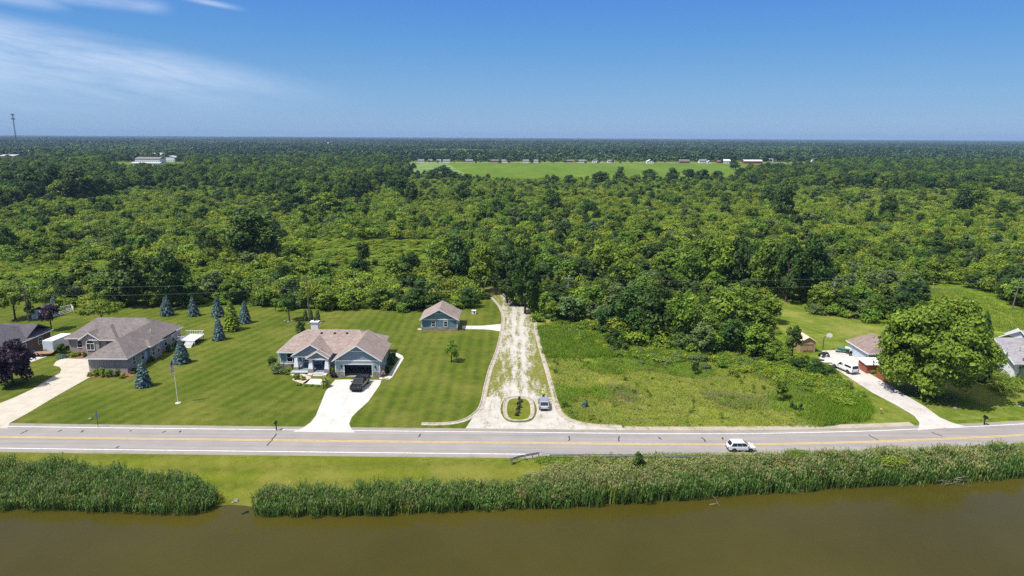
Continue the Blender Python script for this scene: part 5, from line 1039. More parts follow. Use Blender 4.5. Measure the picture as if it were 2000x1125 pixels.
# ------------------------------------------------------------------ far buildings
def far_house(x, yb, wpx, label, wall='far_white', roof='far_roof', depth=8, hh=2.7, rr=2.2, ax='x', cat='house', name='far_house', grp='houses along the far side of the crop field'):
    p = G(x, yb); wd = wpx * MPP(p); H = thing(name, (p.x, p.y, 0), label, cat, grp)
    MB().box(p.x - wd / 2, p.x + wd / 2, p.y, p.y + depth, 0, hh).build('wall', wall, H)
    wn = MB()
    for i in range(max(2, int(wd / 3))): c = p.x - wd / 2 + (i + .5) * wd / max(2, int(wd / 3)); wn.box(c - .6, c + .6, p.y - .06, p.y - .003, 1.0, 2.2)
    wn.build('window', 'glass', H)
    gable(H, p.x - wd / 2 - .4, p.x + wd / 2 + .4, p.y - .5, p.y + depth + .5, hh, hh + rr, ax, roof, rake=False); return H
for i, a in enumerate([
 (822, 317, 12, 'white cottage at the left corner beyond the field'), (840, 317, 8, 'tiny brown-roofed house second from the left beyond the field', 'far_tan'), (857, 317, 8, 'small white gabled house third beyond the field'), (872, 317.2, 13, 'white house with grey roof above the field track'), (916, 317.2, 14, 'low grey house behind the left half of the field', 'far_tan'),
 (968, 317.4, 20, 'long tan brick house with brown roof beyond the field', 'far_brick', 'far_roof_brown'), (986, 317.4, 12, 'white garage beside the long tan brick house'), (1027, 317.4, 11, 'small grey-roofed bungalow beyond the middle of the field'), (1047, 317.4, 8, 'tiny white shed-like house beyond the middle of the field'), (1112, 317.6, 15, 'red brick ranch beyond the middle of the field', 'far_brick', 'far_roof_brown'), (1136, 317.8, 18, 'white house with wide front beyond the field'),
 (1167, 317.8, 19, 'white two-gabled house larger than its neighbours beyond the field', 'far_white', 'far_roof', 10, 3.4, 3.2, 'y'), (1194, 317.8, 14, 'white bungalow with dark roof right of the two-gabled house'), (1270, 319.6, 13, 'white barn-like house standing at the field edge', 'far_white', 'far_white', 9, 3.5, 3.0, 'y'), (1337, 319, 20, 'brown-red brick house with large dark roof beyond the field', 'far_brick', 'far_roof_brown', 10, 3.2, 3.2), (1373, 318.6, 14, 'white farmhouse beside the white barn', 'far_white', 'far_roof', 9, 4, 2.5), (1386, 319.4, 8, 'white grain shed in front of the farmhouse', 'far_white', 'metal_roof', 8, 2.5, 2.5, 'y'),
 (1406, 318.6, 9, 'small red farm shed beside the white barn', 'barn_red', 'far_roof_brown'), (1420, 319, 13, 'white barn with bright roof next to the red sheds', 'far_white', 'far_white', 12, 4, 2.5), (1510, 316.5, 13, 'lone white house right of the farm behind the trees', 'far_white', 'far_roof', 9, 4, 2.5), (1592, 316.6, 11, 'white house left of the large white one on the right', 'far_white', 'far_roof', 9, 4, 2.5), (1617, 316.6, 24, 'large white house with grey gables on the right', 'far_white', 'far_roof', 12, 5, 3), (1589, 325, 11, 'bright red barn roofed shed in the trees on the right', 'barn_red', 'barn_red', 9, 3.5, 2.5),
 (1662, 322, 16, 'tan house with pale roof among trees on the right', 'far_tan', 'metal_roof'), (1808, 317, 26, 'dark grey warehouse-like building among the trees far right', 'metal_roof', 'far_roof', 20, 5, 2), (1340, 296, 5, 'tiny white speck house in the distant woods right of centre'), (638, 283.5, 6, 'tiny white building in the distant woods left of centre', 'far_white', 'far_white', 20, 8, 3), (1190, 286, 5, 'tiny pale building far out in the woods above the field', 'far_tan', 'far_roof', 20, 8, 3)]): far_house(*a)
far_house(1471, 319.6, 36, 'long red barn with white metal roof at the right end of the field', 'barn_red', 'metal_roof', 12, 4, 2.5, 'x', 'barn', 'far_barn')
for a in [(283, 312, 56, 'largest white industrial hall left of the woods', 'far_white', 'metal_roof', 60, 7, 4, 'x', 'warehouse', 'warehouse', 'industrial halls far left'), (288, 318, 48, 'long low grey-roofed hall in front of the largest white hall', 'far_white', 'far_roof', 20, 6, 2.5, 'x', 'warehouse', 'warehouse', 'industrial halls far left'),
          (330, 316, 22, 'small white hall right of the largest industrial hall', 'far_white', 'metal_roof', 20, 7, 2.5, 'y', 'warehouse', 'warehouse', 'industrial halls far left'), (284, 324.5, 56, 'nearest grey strip hall at the edge of the dark wood', 'far_white', 'metal_roof', 14, 4, 1.5, 'x', 'warehouse', 'warehouse', 'industrial halls far left'), (12, 313, 30, 'tan hall at the left edge under the tower', 'far_tan', 'metal_roof', 30, 7, 2, 'x', 'warehouse', 'warehouse', 'industrial halls far left'), (45, 315, 11, 'small white shed just right of the tan hall', 'far_white', 'metal_roof', 10, 4, 1.5, 'x', 'warehouse', 'warehouse', 'industrial halls far left')]: far_house(*a)
# tower
p = G(37, 309); zt = ZAT(27, 222, p.y); tx = p.x - 10 * MPP((p.x, p.y, 40)) * .55
H = thing('radio_tower', (p.x, p.y, 0), 'tall slim lattice radio mast standing above the far woods', 'tower'); m = MB(); r0 = 1.1
for k in range(3):
    a = k * 2.094; m.tube([(p.x + r0 * math.cos(a), p.y + r0 * math.sin(a), 0), (p.x + r0 * .75 * math.cos(a), p.y + r0 * .75 * math.sin(a), zt)], .22, 5)
nseg = 30
for i in range(nseg):
    z0_, z1_ = zt * i / nseg, zt * (i + 1) / nseg
    for k in range(3): a, b = k * 2.094, (k + 1) * 2.094; m.tube([(p.x + r0 * .9 * math.cos(a), p.y + r0 * .9 * math.sin(a), z0_), (p.x + r0 * .9 * math.cos(b), p.y + r0 * .9 * math.sin(b), z1_)], .13, 4)
m.build('lattice', 'tower_steel', H)
for zz in (zt - 2, zt - 9):
    m = MB(); m.tube([(p.x, p.y, zz), (p.x, p.y, zz + .5)], 2.2, 10)
    for k in range(6): a = k * 1.047; x, y = p.x + 2.4 * math.cos(a), p.y + 2.4 * math.sin(a); m.box(x - .35, x + .35, y - .35, y + .35, zz - 1.2, zz + 1.6)
    m.build('antenna_array', 'tower_steel', H)

# ------------------------------------------------------------------ poles, wires, guardrail, small things
PO = {}
def upole(x, yb, yt, label, mat='pole_wood', lean=0, arm=True, transf=False, r_=.16):
    p = G(x, yb); h = ZAT(x, yt, p.y); H = thing('utility_pole', tuple(p), label, 'utility pole', 'utility poles along the back of the lots'); t = p + Vector((lean, 0, h))
    MB().tube([tuple(p), tuple(p.lerp(t, .5)), tuple(t)], [r_, r_ * .85, r_ * .7], 8).build('pole', mat, H)
    if arm:
        MB().box(t.x - 1.1, t.x + 1.1, t.y - .3, t.y - .18, t.z - .75, t.z - .6).build('crossarm', mat, H)
        for d in (-1.0, 0, 1.0): MB().tube([(t.x + d, t.y - .24, t.z - .6), (t.x + d, t.y - .24, t.z - .35)], .06, 6).build('insulator', 'steel', H)
    if transf: MB().tube([(t.x - .35, t.y - .1, t.z - 2.4), (t.x - .35, t.y - .1, t.z - 1.3)], .28, 10).build('transformer', 'steel', H)
    return t
P1 = upole(56, 628, 556, 'utility pole at the left edge behind the dark-roofed house'); P2 = upole(604, 627, 541, 'utility pole behind the blue house standing among three cedars', r_=.14)
P3 = upole(1107, 603, 538, 'pale grey utility pole in the thicket right of the lane', 'pole_grey', r_=.13, lean=.3); P4 = upole(1617, 612, 540, 'leaning utility pole with transformer behind the white garage', 'pole_wood', 1.2, True, True)
P5 = upole(1976, 606, 540, 'utility pole with crossarm in the trees at the right edge', 'pole_wood', 1.0); P0 = Vector((P1.x - 62, P1.y - 2, P1.z)); P6 = Vector((P5.x + 60, P5.y, P5.z))
upole(1822, 566, 551, 'short bare post in the tall grass behind the maple', 'pole_grey', 0, False, False, .1)
for i, (a, b, la) in enumerate([(P0, P1, 'left of the first utility pole'), (P1, P2, 'between the left pole and the pole behind the blue house'), (P2, P3, 'between the blue house pole and the lane pole'), (P3, P4, 'between the lane pole and the leaning pole'), (P4, P5, 'between the leaning pole and the right edge pole'), (P5, P6, 'right of the last utility pole')]):
    for dz, nm in ((-.3, 'upper wire'), (-2.2, 'lower cable')):
        pts = [a.lerp(b, t) + Vector((0, -.24, dz - 4 * .9 * t * (1 - t))) for t in np.linspace(0, 1, 17)]
        o = MB().tube(pts, .022, 4, False).build('power_line', 'steel'); tag(o, f'{nm} strung {la}', 'power line', 'power lines behind the houses')
# guardrail
gl = [G(x, y) + Vector((0, 0, 0)) for x, y in [(1000, 905), (1010, 901.5), (1025, 898), (1040, 895.5), (1052, 893.5)]]; xx = gl[-1].x + 1.5
while xx < 96: gl.append(Vector((xx, road_y(xx) - 4.75, 0))); xx += 2.0
H = thing('guardrail', tuple(gl[0]), 'long galvanised roadside guardrail curving away at its left end', 'guardrail')
prof = [(-.02, .50), (.05, .56), (-.03, .64), (.05, .72), (-.02, .80), (-.05, .80), (-.0, .72), (-.07, .64), (-.0, .56), (-.05, .50), (-.02, .50)]; mb = MB(); ribbon(gl, [(-o_ , z) for o_, z in prof], '', '', join=mb); mb.build('rail', 'steel', H)
for i, p in enumerate(gl[:60]):
    z = min(0, tz(p.x, p.y)); MB().box(p.x - .06, p.x + .06, p.y - .2, p.y - .08, z - .05, .72).build('post', 'pole_wood' if i > 4 else 'steel', H)
p = gl[0]; MB().prism([(p.x - .35, .42), (p.x - .1, .42), (p.x + .1, .45), (p.x + .1, .86), (p.x - .3, .86)], 'y', p.y - .22, p.y + .18).build('end_terminal', 'steel', H)
# flagpole
p = G(348, 788); h = 8.0; H = thing('flagpole', tuple(p), 'tall white flagpole with drooping striped flag on the left lawn', 'flagpole')
MB().tube([tuple(p), (p.x - .18, p.y, h)], [.06, .035], 8).build('pole', 'white', H); MB().tube([(p.x, p.y, 0), (p.x, p.y, .12)], .45, 12).build('base', 'concrete', H)
MB().tube([(p.x - .18, p.y, h), (p.x - .18, p.y, h + .16)], .09, 8).build('finial', 'steel', H)
fm_ = MB(); nx_, nz_ = 13, 26; fw, fh = 1.5, 2.2
def fpt(i, j):   # limp flag: hoist hangs along the pole, the fly end sags down in folds
    u, v = i / nx_, j / nz_; return (p.x - .15 - u * .62 * (.35 + .65 * v) + .04 * math.sin(j * .9), p.y - .05 + .13 * math.sin(u * 11 + v * 3), h - .45 - v * fh - u * .5)
for i in range(nx_):
    for j in range(nz_):
        can = j < 11 and i >= 0 and (nx_ - i) > 5 and j < 12; fm_.cur = 2 if (j < 11) else (0 if (i % 2 == 0) else 1)
        if j < 11 and (i + j) % 3 == 0 and i % 2 == 1 and j % 2: fm_.cur = 1
        fm_.face([fpt(i, j), fpt(i + 1, j), fpt(i + 1, j + 1), fpt(i, j + 1)])
fm_.build('flag', ['flag_red', 'flag_white', 'flag_blue'], H)
def mailbox(x, y, label, s=1.):
    p = G(x, y); H = thing('mailbox', tuple(p), label, 'mailbox'); MB().box(p.x - .07, p.x + .07, p.y - .07, p.y + .07, 0, 1.1).build('post', 'dark', H)
    pr = [(-.13, 0), (.13, 0), (.13, .16)] + [(.13 * math.cos(t), .16 + .13 * math.sin(t)) for t in np.linspace(.3, math.pi - .3, 6)] + [(-.13, .16)]
    MB().prism([(p.x + a * s, 1.102 + b * s) for a, b in pr], 'y', p.y - .38, p.y + .2).build('box', 'black_paint', H); MB().box(p.x + .135 * s, p.x + .155 * s, p.y - .2, p.y - .1, 1.2, 1.42).build('flag', 'red_light', H)
mailbox(540, 840.5, 'black mailbox on a post left of the white driveway', 1.2); mailbox(1922, 830, 'black mailbox on a post at the right road edge', 1.5)
p = G(192, 835); H = thing('marker_post', tuple(p), 'thin post with small blue sign at the left road edge', 'sign'); MB().tube([tuple(p), (p.x, p.y, 2.6)], .035, 6).build('post', 'dark', H); MB().box(p.x - .16, p.x + .16, p.y - .06, p.y - .037, 1.7, 2.25).build('sign_plate', 'blue_plastic', H)
p = G(1720, 809); H = thing('marker_post', tuple(p), 'short post with yellow cap beside the right driveway', 'sign'); MB().tube([tuple(p), (p.x, p.y, .7)], .06, 6).build('post', 'pole_wood', H); MB().box(p.x - .14, p.x + .14, p.y - .1, p.y + .1, .702, .95).build('cap', 'line_yellow', H)
# basketball hoop
p = G(1607, 682.5); H = thing('basketball_hoop', tuple(p), 'basketball hoop on a black pole between the plank shed and white garage', 'basketball hoop')
MB().tube([tuple(p), (p.x, p.y, 2.6), (p.x + .5, p.y - .3, 2.9)], .07, 6).build('pole', 'dark', H)
fan = [(p.x + .9 + .62 * math.cos(t), 3.05 + .5 * math.sin(t)) for t in np.linspace(0, math.pi, 9)]; MB().prism([(p.x + 1.45, 2.75)] + fan + [(p.x + .35, 2.75)], 'y', p.y - .36, p.y - .31).build('backboard', 'white', H)
ring = [(p.x + .9 + .22 * math.cos(t), p.y - .62 + .22 * math.sin(t), 2.85) for t in np.linspace(0, 6.28, 11)]; MB().tube(ring, .02, 4, False).build('rim', 'orange', H)
nt_ = MB(); 
for i in range(10): a, b = ring[i], ring[i + 1]; c = Vector((p.x + .9, p.y - .62, 2.45)); nt_.face([a, b, tuple(c.lerp(Vector(b), .5) - Vector((0, 0, .1))), tuple(c.lerp(Vector(a), .5) - Vector((0, 0, .1)))])
nt_.build('net', 'white', H)
# white tank, utility boxes, rocks, vegetable garden, island etc.
p = G(120, 573); H = thing('white_tank', tuple(p), 'round white tank on a stand in the thicket at the left', 'tank'); m = MB()
prf = [(0, 1.5), (.6, 1.55), (.95, 1.8), (1.05, 2.15), (.95, 2.5), (.6, 2.75), (0, 2.8)]; V = [(p.x + r_ * math.cos(a) * 1.25, p.y + r_ * math.sin(a), z) for r_, z in prf for a in np.linspace(0, 6.283, 13)[:-1]]; m.solid(V, [(i * 12 + k, i * 12 + (k + 1) % 12, (i + 1) * 12 + (k + 1) % 12, (i + 1) * 12 + k) for i in range(6) for k in range(12)]); m.build('tank_body', 'white', H, True)
for a in (0, 2.1, 4.2): MB().tube([(p.x + .7 * math.cos(a), p.y + .7 * math.sin(a), 0), (p.x + .6 * math.cos(a), p.y + .6 * math.sin(a), 1.75)], .05, 5).build('leg', 'steel', H)
p = G(926, 613); H = thing('utility_box', tuple(p), 'white utility box with hose on the lawn behind the small garage', 'utility box'); MB().box(p.x - .55, p.x + .45, p.y - .3, p.y + .4, 0, .8).build('box', 'white', H); MB().box(p.x - .6, p.x + .5, p.y - .35, p.y + .45, .802, .9).build('lid', 'white', H); MB().box(p.x - .1, p.x + .2, p.y - .34, p.y - .303, .25, .6).build('panel', 'dark', H)
p = G(822, 601)
def rock(x, y, s, lab, z=0):
    p = G(x, y); bm = bmesh.new(); bmesh.ops.create_icosphere(bm, subdivisions=2, radius=s)
    for v in bm.verts: v.co *= rnd.uniform(.82, 1.15); v.co.z *= .6
    me = bpy.data.meshes.new('rock'); bm.to_mesh(me); bm.free(); me.materials.append(MT['rock']); o = bpy.data.objects.new('rock', me); COL.objects.link(o); o.location = (p.x, p.y, z + s * .3); tag(o, lab, 'rock')
rock(557, 627.5, .35, 'pale rock at the left foot of the young round-crowned tree'); rock(563, 629, .3, 'pale rock in front of the young round-crowned tree'); rock(570, 627.5, .3, 'pale rock right of the young round-crowned tree'); rock(603, 633, .35, 'rock at the left edge of the cedar bed'); rock(615, 634, .3, 'rock in the front middle of the cedar bed'); rock(628, 631, .35, 'rock at the right edge of the cedar bed')
rock(586, 736, .42, 'large pale boulder in the porch garden bed'); rock(176, 819, .3, 'small grey rock on the lawn near the blue sign post'); rock(1865, 799, .35, 'flat pale rock on the lawn under the maple shade'); rock(1985, 790, .3, 'edging stone left of the ring at the right edge'); rock(1990, 795, .3, 'edging stone at the front of the ring at the right edge'); rock(462, 979, .3, 'tan rock at the water line in the mown gap'); rock(455, 982, .2, 'smaller rock at the water line in the mown gap')
H = thing('garden_fence', tuple(G(100, 620)), 'low white fence around the vegetable garden on the far left', 'fence'); m = MB(); gp = [G(*q) for q in [(64, 624), (88, 625), (118, 617), (144, 608), (140, 603), (120, 607)]]
for a, b in zip(gp[:-1], gp[1:]):
    for z in (.25, .6, .95): m.tube([tuple(a + Vector((0, 0, z))), tuple(b + Vector((0, 0, z)))], .06, 4)
m.build('rail', 'white', H)
for a in gp: MB().box(a.x - .08, a.x + .08, a.y - .08, a.y + .08, 0, 1.15).build('post', 'white', H)
bush(118, 611, 30, 10, 'leaf_mid', 'vegetable plants growing inside the low white garden fence', 'vegetables', 'vegetable_bed')
# dead branches in the water
def branchpile(x, y, n, l_, lab, name='fallen_branches', seed=1):
    r2 = random.Random(seed); p = G(x, y, WZ); m = MB()
    for i in range(n):
        a = r2.uniform(-1.0, 4.1); el_ = r2.uniform(.05, .7); L_ = l_ * r2.uniform(.5, 1); q = Vector((p.x + r2.uniform(-.6, .6), p.y + r2.uniform(-.2, .6), WZ)); d = Vector((math.cos(a), math.sin(a) * .6 - .2, el_)).normalized(); pts = [q]
        for k in range(4): d = (d + Vector((r2.uniform(-.3, .3), r2.uniform(-.3, .3), r2.uniform(-.3, .15)))).normalized(); pts.append(pts[-1] + d * L_ / 4)
        m.tube([tuple(v) for v in pts], [.06, .045, .035, .025, .012], 5)
        for v in pts[2:4]: m.tube([tuple(v), tuple(v + Vector((r2.uniform(-.6, .6), r2.uniform(-.4, .4), r2.uniform(-.1, .5))))], [.025, .01], 4)
    o = m.build(name, 'deadwood'); tag(o, lab, 'dead branches')
branchpile(1858, 942, 26, 2.9, 'tangle of pale dead branches lying in the water at the right bank'); branchpile(1398, 990, 2, 1.6, 'small driftwood stick floating off the reeds', 'driftwood', 5); branchpile(1575, 958, 2, 1.8, 'thin dead stick leaning out of the reeds', 'driftwood', 8)
H = bpy.data.objects; 
# bare dead trees in the thicket
def snag(x, yb, yt, lab):
    p = G(x, yb); h = ZAT(x, yt, p.y); m = MB(); m.tube([(0, 0, 0), (.2, 0, h * .5), (0, .1, h)], [.16, .1, .02], 6)
    for i in range(12): a = i * 2.4; z = h * (.35 + .05 * i); l_ = (h - z) * .5 + .5; m.tube([(.1, 0, z), (math.cos(a) * l_ * .6, math.sin(a) * l_ * .6, z + l_ * .5), (math.cos(a) * l_, math.sin(a) * l_, z + l_ * 1.1)], [.05, .03, .01], 4)
    o = m.build('dead_tree', 'deadwood'); place(o, p); tag(o, lab, 'dead tree')
snag(1660, 600, 560, 'bare grey dead tree right of the leaning pole'); snag(1375, 560, 505, 'grey bare dead tree behind the right meadow trees'); snag(470, 592, 560, 'dark bare dead tree behind the spruces'); snag(1655, 428, 392, 'thin bare dead tree high in the right thicket'); snag(1958, 495, 465, 'thin grey dead tree in the upper right thicket'); snag(550, 470, 430, 'grey bare tree beside the largest left tree')

# ------------------------------------------------------------------ vehicles and people
def ring_loft(mb, st, cap=True):
    """stations: (x, [(y,z) ...]) half profiles mirrored to closed rings"""
    V = []; k = None
    for x, hp in st:
        r_ = [(x, y, z) for y, z in hp] + [(x, -y, z) for y, z in reversed(hp)]; k = len(r_); V += r_
    F = [(i * k + j, i * k + (j + 1) % k, (i + 1) * k + (j + 1) % k, (i + 1) * k + j) for i in range(len(st) - 1) for j in range(k)]
    if cap: F += [tuple(range(k)), tuple((len(st) - 1) * k + j for j in reversed(range(k)))]
    return mb.solid(V, F)
def wheel(par, x, y, r_, side):
    o = MB().tube([(0, -.11, 0), (0, -.09, 0), (0, .09, 0), (0, .11, 0)], [r_ * .9, r_, r_, r_ * .9], 18).build('wheel', 'rubber', par); o.location = (x, y, r_)
    m = MB().tube([(0, side * .10, 0), (0, side * .125, 0)], r_ * .62, 16)
    m.build('rim', 'rim', o)
    s = MB()
    for k in range(5): a = k * 1.2566 + .3; c, d = math.cos(a), math.sin(a); e = .07; s.solid([(c * r_ * .2 - d * e, side * .127, d * r_ * .2 + c * e), (c * r_ * .2 + d * e, side * .127, d * r_ * .2 - c * e), (c * r_ * .56 + d * e * 1.4, side * .127, d * r_ * .56 - c * e * 1.4), (c * r_ * .56 - d * e * 1.4, side * .127, d * r_ * .56 + c * e * 1.4)], [(0, 1, 2, 3)])
    s.build('spoke_gap', 'dark', o)
def quadp(mb, P, off=.006, thick=.0):
    P = [Vector(q) for q in P]; n = (P[1] - P[0]).cross(P[2] - P[0]).normalized()
    return mb.face([tuple(q + n * off) for q in P])
def vehicle(name, lab, cat, paint, kind, loc, rz):
    """front along +x. kind: suv, pickup, capped"""
    T_ = {'suv': dict(L=4.35, W=.90, zr=1.60, belt=1.0, hood=.98, r=.33, wb=(1.32, -1.30)), 'cuv': dict(L=4.7, W=.94, zr=1.70, belt=1.02, hood=1.0, r=.36, wb=(1.42, -1.38)), 'pickup': dict(L=5.8, W=1.0, zr=1.9, belt=1.2, hood=1.18, r=.41, wb=(1.85, -1.75)), 'capped': dict(L=5.7, W=.98, zr=1.85, belt=1.16, hood=1.12, r=.40, wb=(1.8, -1.75))}[kind]
    Lh = T_['L'] / 2; W = T_['W']; o = local(name, lab, cat); zb = .30 if kind in ('suv', 'cuv') else .42; hb = T_['hood']; bl = T_['belt']
    def sec(w_, ztop, zlow=None, wtop=.86):
        zl = zb if zlow is None else zlow; return [(w_ * .90, zl), (w_, zl + .16), (w_ * 1.0, zl + (ztop - zl) * .62), (w_ * .97, ztop - .06), (w_ * wtop, ztop), (w_ * .4, ztop + .015)]
    m = MB()
    if kind in ('suv', 'cuv'):
        st = [(-Lh, sec(W * .80, bl - .18, zb + .1)), (-Lh + .12, sec(W * .93, bl - .05)), (-Lh + .5, sec(W, bl)), (0, sec(W, bl)), (Lh - 1.25, sec(W, hb)), (Lh - .55, sec(W * .99, hb - .06)), (Lh - .15, sec(W * .93, hb - .17)), (Lh, sec(W * .84, hb - .34, zb + .06))]
        ring_loft(m, st); cx0, cx1 = -Lh + .15, Lh - .92; rx0, rx1 = -Lh + .62, Lh - 1.80; zr = T_['zr']
    else:
        st = [(-Lh, sec(W * .95, bl - .02, zb + .05)), (-Lh + .08, sec(W, bl)), (0, sec(W, bl)), (Lh - 1.5, sec(W, hb)), (Lh - .5, sec(W * .97, hb - .03)), (Lh - .1, sec(W * .92, hb - .12)), (Lh, sec(W * .84, hb - .25, zb + .06))]
        ring_loft(m, st); cx0, cx1 = (-.95, Lh - 1.35) if kind == 'pickup' else (-.35, Lh - 1.5); rx0, rx1 = cx0 + .28, cx1 - .85; zr = T_['zr']
    def cab(mb, cx0, cx1, rx0, rx1, zr, b=bl - .02, wb_=.97, wt=.80):
        A = [(cx0, W * wb_, b), (cx1, W * wb_, b), (rx1, W * wt, zr - .05), (rx0, W * wt, zr - .05)]; tp = [(rx0 + .06, W * wt * .9, zr), (rx1 - .08, W * wt * .9, zr)]
        V = A + [(x, -y, z) for x, y, z in A] + tp + [(x, -y, z) for x, y, z in tp]
        mb.solid(V, [(0, 1, 2, 3), (7, 6, 5, 4), (1, 5, 6, 2), (0, 3, 7, 4), (3, 2, 9, 8), (6, 7, 10, 11), (8, 9, 11, 10), (2, 6, 11, 9), (7, 3, 8, 10), (4, 5, 1, 0)]); return A
    A = cab(m, cx0, cx1, rx0, rx1, zr); body = m.build('body', paint, o)
    def lerp4(q, u, v):   # q: base0, base1, top1, top0
        a = Vector(q[0]).lerp(Vector(q[1]), u); b = Vector(q[3]).lerp(Vector(q[2]), u); return a.lerp(b, v)
    def sidewin(u0, u1, v0=.14, v1=.90, A=A, nm='window'):
        for s in (1, -1):
            q = [(x, y * s, z) for x, y, z in A]; P = [lerp4(q, u0, v0), lerp4(q, u1, v0), lerp4(q, u1, v1), lerp4(q, u0, v1)]
            P = [p_ + Vector((0, s * .012, .004)) for p_ in P]; MB().face([tuple(v) for v in (P if s < 0 else P[::-1])]).build(nm, 'glass', o)
    if kind in ('suv', 'cuv'): sidewin(.07, .36, .05, .86); sidewin(.372, .64, .05, .86); sidewin(.652, .95, .05, .86)
    elif kind == 'pickup': sidewin(.08, .46); sidewin(.49, .93)
    else: sidewin(.06, .28); sidewin(.34, .92)
    def endwin(front, nm, A=A, v0=.1, v1=.92, uu=.07):
        i, j = (1, 2) if front else (0, 3); a, b = Vector(A[i]), Vector(A[j]); q = [a, Vector((a.x, -a.y, a.z)), Vector((b.x, -b.y, b.z)), b]; P = [lerp4(q, uu, v0), lerp4(q, 1 - uu, v0), lerp4(q, 1 - uu, v1), lerp4(q, uu, v1)]; d = Vector((.012 if front else -.012, 0, .006))
        MB().face([tuple(v + d) for v in P]).build(nm, 'glass', o)
    endwin(True, 'windshield')
    if kind in ('suv', 'cuv'): endwin(False, 'rear_window')
    elif kind == 'pickup':
        endwin(False, 'rear_window'); MB().box(-Lh + .1, cx0 - .05, -W * .8, W * .8, bl + .02, bl + .07).build('bed_cover', 'dark', o)
    else:
        m = MB(); A2 = cab(m, -Lh + .03, cx0 - .02, -Lh + .2, cx0 - .02, zr + .02); m.build('bed_cap', paint, o); sidewin(.12, .86, .25, .82, A2, 'cap_window'); endwin(False, 'cap_rear_window', A2)
    for x in T_['wb']:
        for s in (1, -1):
            n = 16; r_ = T_['r'] * 1.17; y = s * (W + .004); c = [(x + r_ * math.cos(t), y, T_['r'] + r_ * math.sin(t)) for t in np.linspace(-.12, math.pi + .12, n)]; MB().face(c if s < 0 else c[::-1]).build('wheel_arch', 'dark', o); wheel(o, x, s * (W - .05), T_['r'], s)
    for s in (1, -1):
        MB().box(Lh - .22, Lh - .03, s * W * .66 - .17, s * W * .66 + .17, hb - .34, hb - .2).build('headlight', 'lamp_glass', o)
        MB().box(-Lh - .012, -Lh + .14, s * W * .78 - .1, s * W * .78 + .14 * s * s - .02, bl - .38, bl - .12).build('tail_light', 'red_light', o)
        MB().box(cx1 - .55, cx1 - .35, s * (W + .12) - .1, s * (W + .12) + .1, bl + .02, bl + .2).build('mirror', paint if kind != 'capped' else 'white_paint', o)
    MB().box(Lh - .06, Lh + .012, -W * .45, W * .45, zb + .22, hb - .36).build('grille', 'dark', o)
    MB().box(-Lh - .02, -Lh + .1, -W * .8, W * .8, zb + .02, zb + .22).build('rear_bumper', 'dark' if kind in ('suv', 'cuv') else 'steel', o)
    MB().box(-Lh - .018, -Lh, -.16, .16, zb + .34, zb + .46).build('number_plate', 'white', o)
    MB().box(-Lh + .5, Lh - .5, -W * .86, W * .86, zb - .1, zb + .02).build('underbody', 'dark', o)
    if kind in ('suv', 'cuv'):
        for u in (.39, .64):
            for s in (1, -1): x = cx0 + (cx1 - cx0) * u; MB().box(x + .15, x + .3, s * (W + .008) - .012, s * (W + .008) + .012, bl - .17, bl - .13).build('door_handle', paint, o)
    place(o, loc, rz, {'suv': .86, 'cuv': .84, 'capped': .9, 'pickup': .97}[kind]); return o
a, b = G(1419, 878), G(1471, 878); m_ = (a + b) / 2; vehicle('suv_car', 'small white crossover driving right along the road', 'car', 'white_paint', 'suv', (m_.x, road_y(m_.x) - 1.75, .06), R(.6))
p = G(1063, 803); vehicle('suv_car', 'silver crossover parked beside the oval island, rear to the road', 'car', 'silver_paint', 'cuv', (p.x, p.y + 1.8, .03), R(90))
p = G(701, 757); vehicle('pickup_truck', 'shiny black pickup parked nose-out before the open garage', 'pickup', 'black_paint', 'pickup', (p.x + .15, p.y + .3, .05), R(-97))
a, b = G(1670, 733), G(1633, 717); m_ = (a + b) / 2; vehicle('pickup_truck', 'white pickup with matching bed cap parked on the right driveway', 'pickup', 'white_paint', 'capped', (m_.x, m_.y + .3, .05), math.atan2(b.y - a.y, b.x - a.x))
# enclosed trailer
p = G(105, 686); H = local('enclosed_trailer', 'white enclosed cargo trailer beside the dark brick house', 'trailer'); m = MB().box(-1.05, 1.05, -2.6, 2.6, .55, 2.6); m.build('body', 'white', H)
MB().box(-1.08, 1.08, -2.62, 2.62, 2.602, 2.66).build('roof', 'white', H); MB().tube([(0, 2.6, .6), (0, 3.8, .55)], .05, 5).build('tongue', 'dark', H)
for s in (-1, 1):
    for y in (-.5, .4): wheel(H, s * 1.08, y, .33, 1); H.children[-1].rotation_euler = (0, 0, R(-90) * s)
MB().box(-.95, .95, -2.64, -2.602, .65, 2.5).build('rear_door', 'garage_door', H); q = G(103, 689); place(H, (q.x, q.y + 1.8, .02), R(-4))
q = G(80, 697); H = local('utility_trailer', 'rusty open utility trailer with gear beside the white cargo trailer', 'trailer'); MB().box(-.9, .9, -1.7, 1.7, .5, .6).build('bed', 'planks', H)
m = MB()
for x in (-.9, .9):
    for z in (.75, .95): m.tube([(x, -1.7, z), (x, 1.7, z)], .03, 4)
    for y in (-1.7, 0, 1.7): m.tube([(x, y, .5), (x, y, .95)], .03, 4)
m.build('side_rail', 'dark', H)
for s in (-1, 1): wheel(H, s * 1.0, 0, .3, 1); H.children[-1].rotation_euler = (0, 0, R(-90) * s)
MB().tube([(0, -1.7, .5), (0, -2.7, .45)], .04, 4).build('tongue', 'dark', H); place(H, (q.x, q.y + .8, .02), R(-75))
